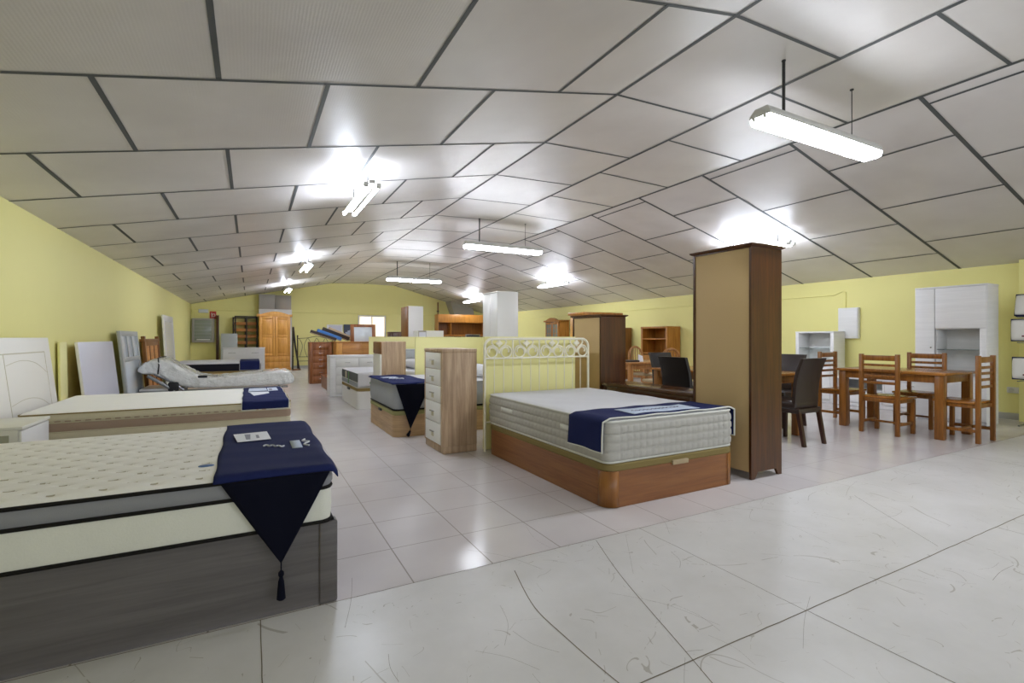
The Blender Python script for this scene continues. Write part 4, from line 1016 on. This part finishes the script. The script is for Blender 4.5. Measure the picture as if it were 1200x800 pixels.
# ------------------------------------------------------------------ white furniture, right wall
t = thing('white_bookcase', 'white bookcase with glass shelf below the electrical box', 'bookcase', (9.15, 5.66, 0), -90)
W, D, H = .69, .36, 1.285
for x in (0, W - .06): box('side_panel', 'white_ash', t, x, x + .06, 0, D, 0, H - .03)
box('top_panel', 'white_ash', t, -.003, W + .003, -.003, D, H - .03, H); box('back_board', 'white_ash', t, .06, W - .06, D - .02, D, 0, H - .03, .001)
box('glass_shelf', 'glass', t, .062, W - .062, .02, D - .022, .975, .983, 0); box('shelf', 'white_ash', t, .06, W - .06, .01, D - .02, .68, .70)
box('plinth', 'white_ash', t, .062, W - .062, .03, .06, 0, .06); d = box('lower_door', 'white_ash', t, .065, W - .065, 0, .02, .06, .67); box('door_handle', 'chrome', d, .1, .11, -.02, 0, .45, .58)
t = thing('media_unit', 'low white media unit with open niche behind the rustic dining table', 'media unit', (9.12, 4.92, 0), -90)
W, D, H = 1.5, .38, .49
box('top_panel', 'white_ash', t, 0, W, 0, D, H - .03, H); box('base_panel', 'white_ash', t, 0, W, .01, D, .0, .06); box('back_board', 'grey_lacquer', t, .03, W - .03, D - .02, D, .06, H - .03, .001)
for x in (0, .72, W - .03): box('divider', 'white_ash', t, x, x + .03, .0, D - .02, .06, H - .03)
box('shelf', 'white_ash', t, .03, .72, .01, D - .02, .27, .29)
for x0, x1, z0, z1 in ((.035, .715, .065, .265), (.755, 1.465, .065, .255), (.755, 1.465, .262, .455)): d = box('drawer', 'white_ash', t, x0, x1, -.004, .016, z0, z1); box('drawer_handle', 'chrome', d, (x0 + x1) / 2 - .05, (x0 + x1) / 2 + .05, -.02, -.004, z1 - .05, z1 - .042)
t = thing('white_cabinet', 'tall white ash cabinet with glass shelf niche at right', 'cabinet', (8.57, 3.52, 0), -90)
W, D, H = .795, .35, 1.89; wl = .235; wr = .075
box('side_panel', 'white_ash', t, W - .022, W, 0, D, 0, H - .022); box('side_panel', 'white_ash', t, 0, .022, 0, D, 0, H - .022); box('top_panel', 'white_ash', t, -.004, W + .004, -.006, D, H - .022, H)
box('back_board', 'white_ash', t, .022, W - .022, D - .015, D, .0, H - .022, .001); box('divider', 'white_ash', t, wl - .01, wl + .01, .02, D - .015, 0, H - .022)
d = box('tall_door', 'white_ash', t, .004, wl - .003, -.018, 0, .05, H - .026); MB().tube([(wl - .04, -.018, 1.03), (wl - .04, -.035, 1.03)], .009, 10).build('door_knob', 'chrome', d)
box('upper_door', 'white_ash', t, wl + .003, W - .004 - wr + .07, -.018, 0, 1.30, H - .026)
box('right_stile', 'white_ash', t, W - wr, W - .003, -.018, 0, .05, 1.297); box('niche_top', 'white_ash', t, wl + .01, W - .022, .0, D - .015, 1.29, 1.31)
box('glass_shelf', 'glass', t, wl + .012, W - .024, .02, D - .02, 1.0, 1.008, 0); box('niche_floor', 'white_ash', t, wl + .01, W - .022, 0, D - .015, .60, .62)
for z0, z1 in ((.05, .32), (.325, .60)): box('drawer', 'white_ash', t, wl + .003, W - wr - .003, -.018, 0, z0, z1)
box('plinth', 'white_ash', t, .02, W - .02, .02, D, 0, .05)
t = thing('electrical_box', 'white electrical box mounted on the right wall above the white bookcase', 'electrical box', (9.52, 5.1, 1.155), -90)
box('box_body', 'white', t, 0, .34, .006, .08, 0, .555, .008); box('cover', 'white_ash', t, .012, .328, -.004, .006, .012, .543, .003)
t = thing('wall_socket', 'small white double socket low on the right wall', 'socket', (9.575, 2.84, .38), -90)
box('box_body', 'white', t, 0, .2, 0, .025, 0, .085, .006); 
for k in range(2): MB().tube([(.05 + k * .1, -.001, .042), (.05 + k * .1, -.004, .042)], .03, 16).build('socket_face', 'lamp_body', t)
t = thing('wall_sign', 'red and yellow sign high on the pillar at the right edge', 'sign', (9.44, 2.55, 1.83), -90)
box('sign_plate', 'red_sign', t, 0, .4, 0, .012, .10, .245, .002); box('lower_plate', 'yellow_sign', t, 0, .4, 0, .012, -.03, .095, .002)
# pillow display rack
t = thing('display_rack', 'thin grey pillow display rack at the right edge', 'display rack', (9.05, 2.52, 0), -90)
for x in (0, .75): MB().tube([(x, .12, .02), (x, .12, 1.65)], .013, 8).build('upright', 'steel', t)
for x in (0, .75): MB().tube([(x, -.16, .014), (x, .30, .014)], .012, 8).build('foot', 'steel', t)
for z in (.60, 1.105, 1.44):
    MB().tube([(0, .12, z), (.75, .12, z)], .009, 6).build('cross_bar', 'steel', t)
    for x in (.0, .75): MB().tube([(x, .12, z), (x, -.2, z)], .007, 6).build('support_arm', 'steel', t)
def bag(label, x, y, z, rx):
    o = thing('bagged_pillow', label, 'pillow', (x, y, z), -90, 'bagged pillows on the display rack', rx)
    w, h = .66, .28; rings = []
    for k in range(25):
        u = k / 24; th = .02 + .075 * max(0, 1 - (2 * u - 1) ** 4) ** .6
        rings.append([(w / 2 + (w / 2) * math.copysign(abs(math.cos(a)) ** .3, math.cos(a)), th * math.copysign(abs(math.sin(a)) ** .5, math.sin(a)), u * h) for a in [2 * PI * i / 40 for i in range(40)]])
    MB().loft(rings, True, True, True).build('pillow_body', 'ticking_cream', o, 80)
    fr = [(0, -.025, 0), (w, -.025, 0), (w, -.025, h), (0, -.025, h)]
    MB().tube(fr, .011, 6, True).build('navy_binding', 'navy', o)
    MB().tube([(0, .03, 0), (w, .03, 0), (w, .03, h), (0, .03, h)], .008, 6, True).build('navy_binding', 'navy', o)
    box('printed_insert', 'label_red', o, .12, .3, -.1, -.09, .05, .07, .001)
bag('bagged white pillow on the lowest arm of the display rack', 8.98, 2.60, .625, 0)
bag('bagged white pillow on the middle arm of the display rack', 8.98, 2.61, 1.13, 0)
bag('grey bagged pillow leaning on the top arm of the display rack', 8.98, 2.58, 1.46, -14)

# ------------------------------------------------------------------ camera, world, view
cam = bpy.data.cameras.new('camera'); co = bpy.data.objects.new('camera', cam); col.objects.link(co)
co.location = (0, 0, 1.17); co.rotation_euler = (R(90), 0, R(-28.15))
cam.sensor_width = 36; cam.lens = 573 / 1200 * 36; cam.shift_y = -4.5 / 1200 * 1; cam.clip_start = .05
sc.camera = co
wd = bpy.data.worlds.new('daylight'); sc.world = wd; wd.use_nodes = True
bg = wd.node_tree.nodes['Background']; bg.inputs[0].default_value = (.86, .93, 1, 1); bg.inputs[1].default_value = 0.75
sc.view_settings.view_transform = 'Standard'; sc.view_settings.look = 'None'; sc.view_settings.gamma = 1
sc.view_settings.use_curve_mapping = False; sc.view_settings.exposure = 1.12
sc.cycles.use_denoising = True; sc.cycles.max_bounces = 8; sc.cycles.diffuse_bounces = 5; sc.cycles.sample_clamp_indirect = 6
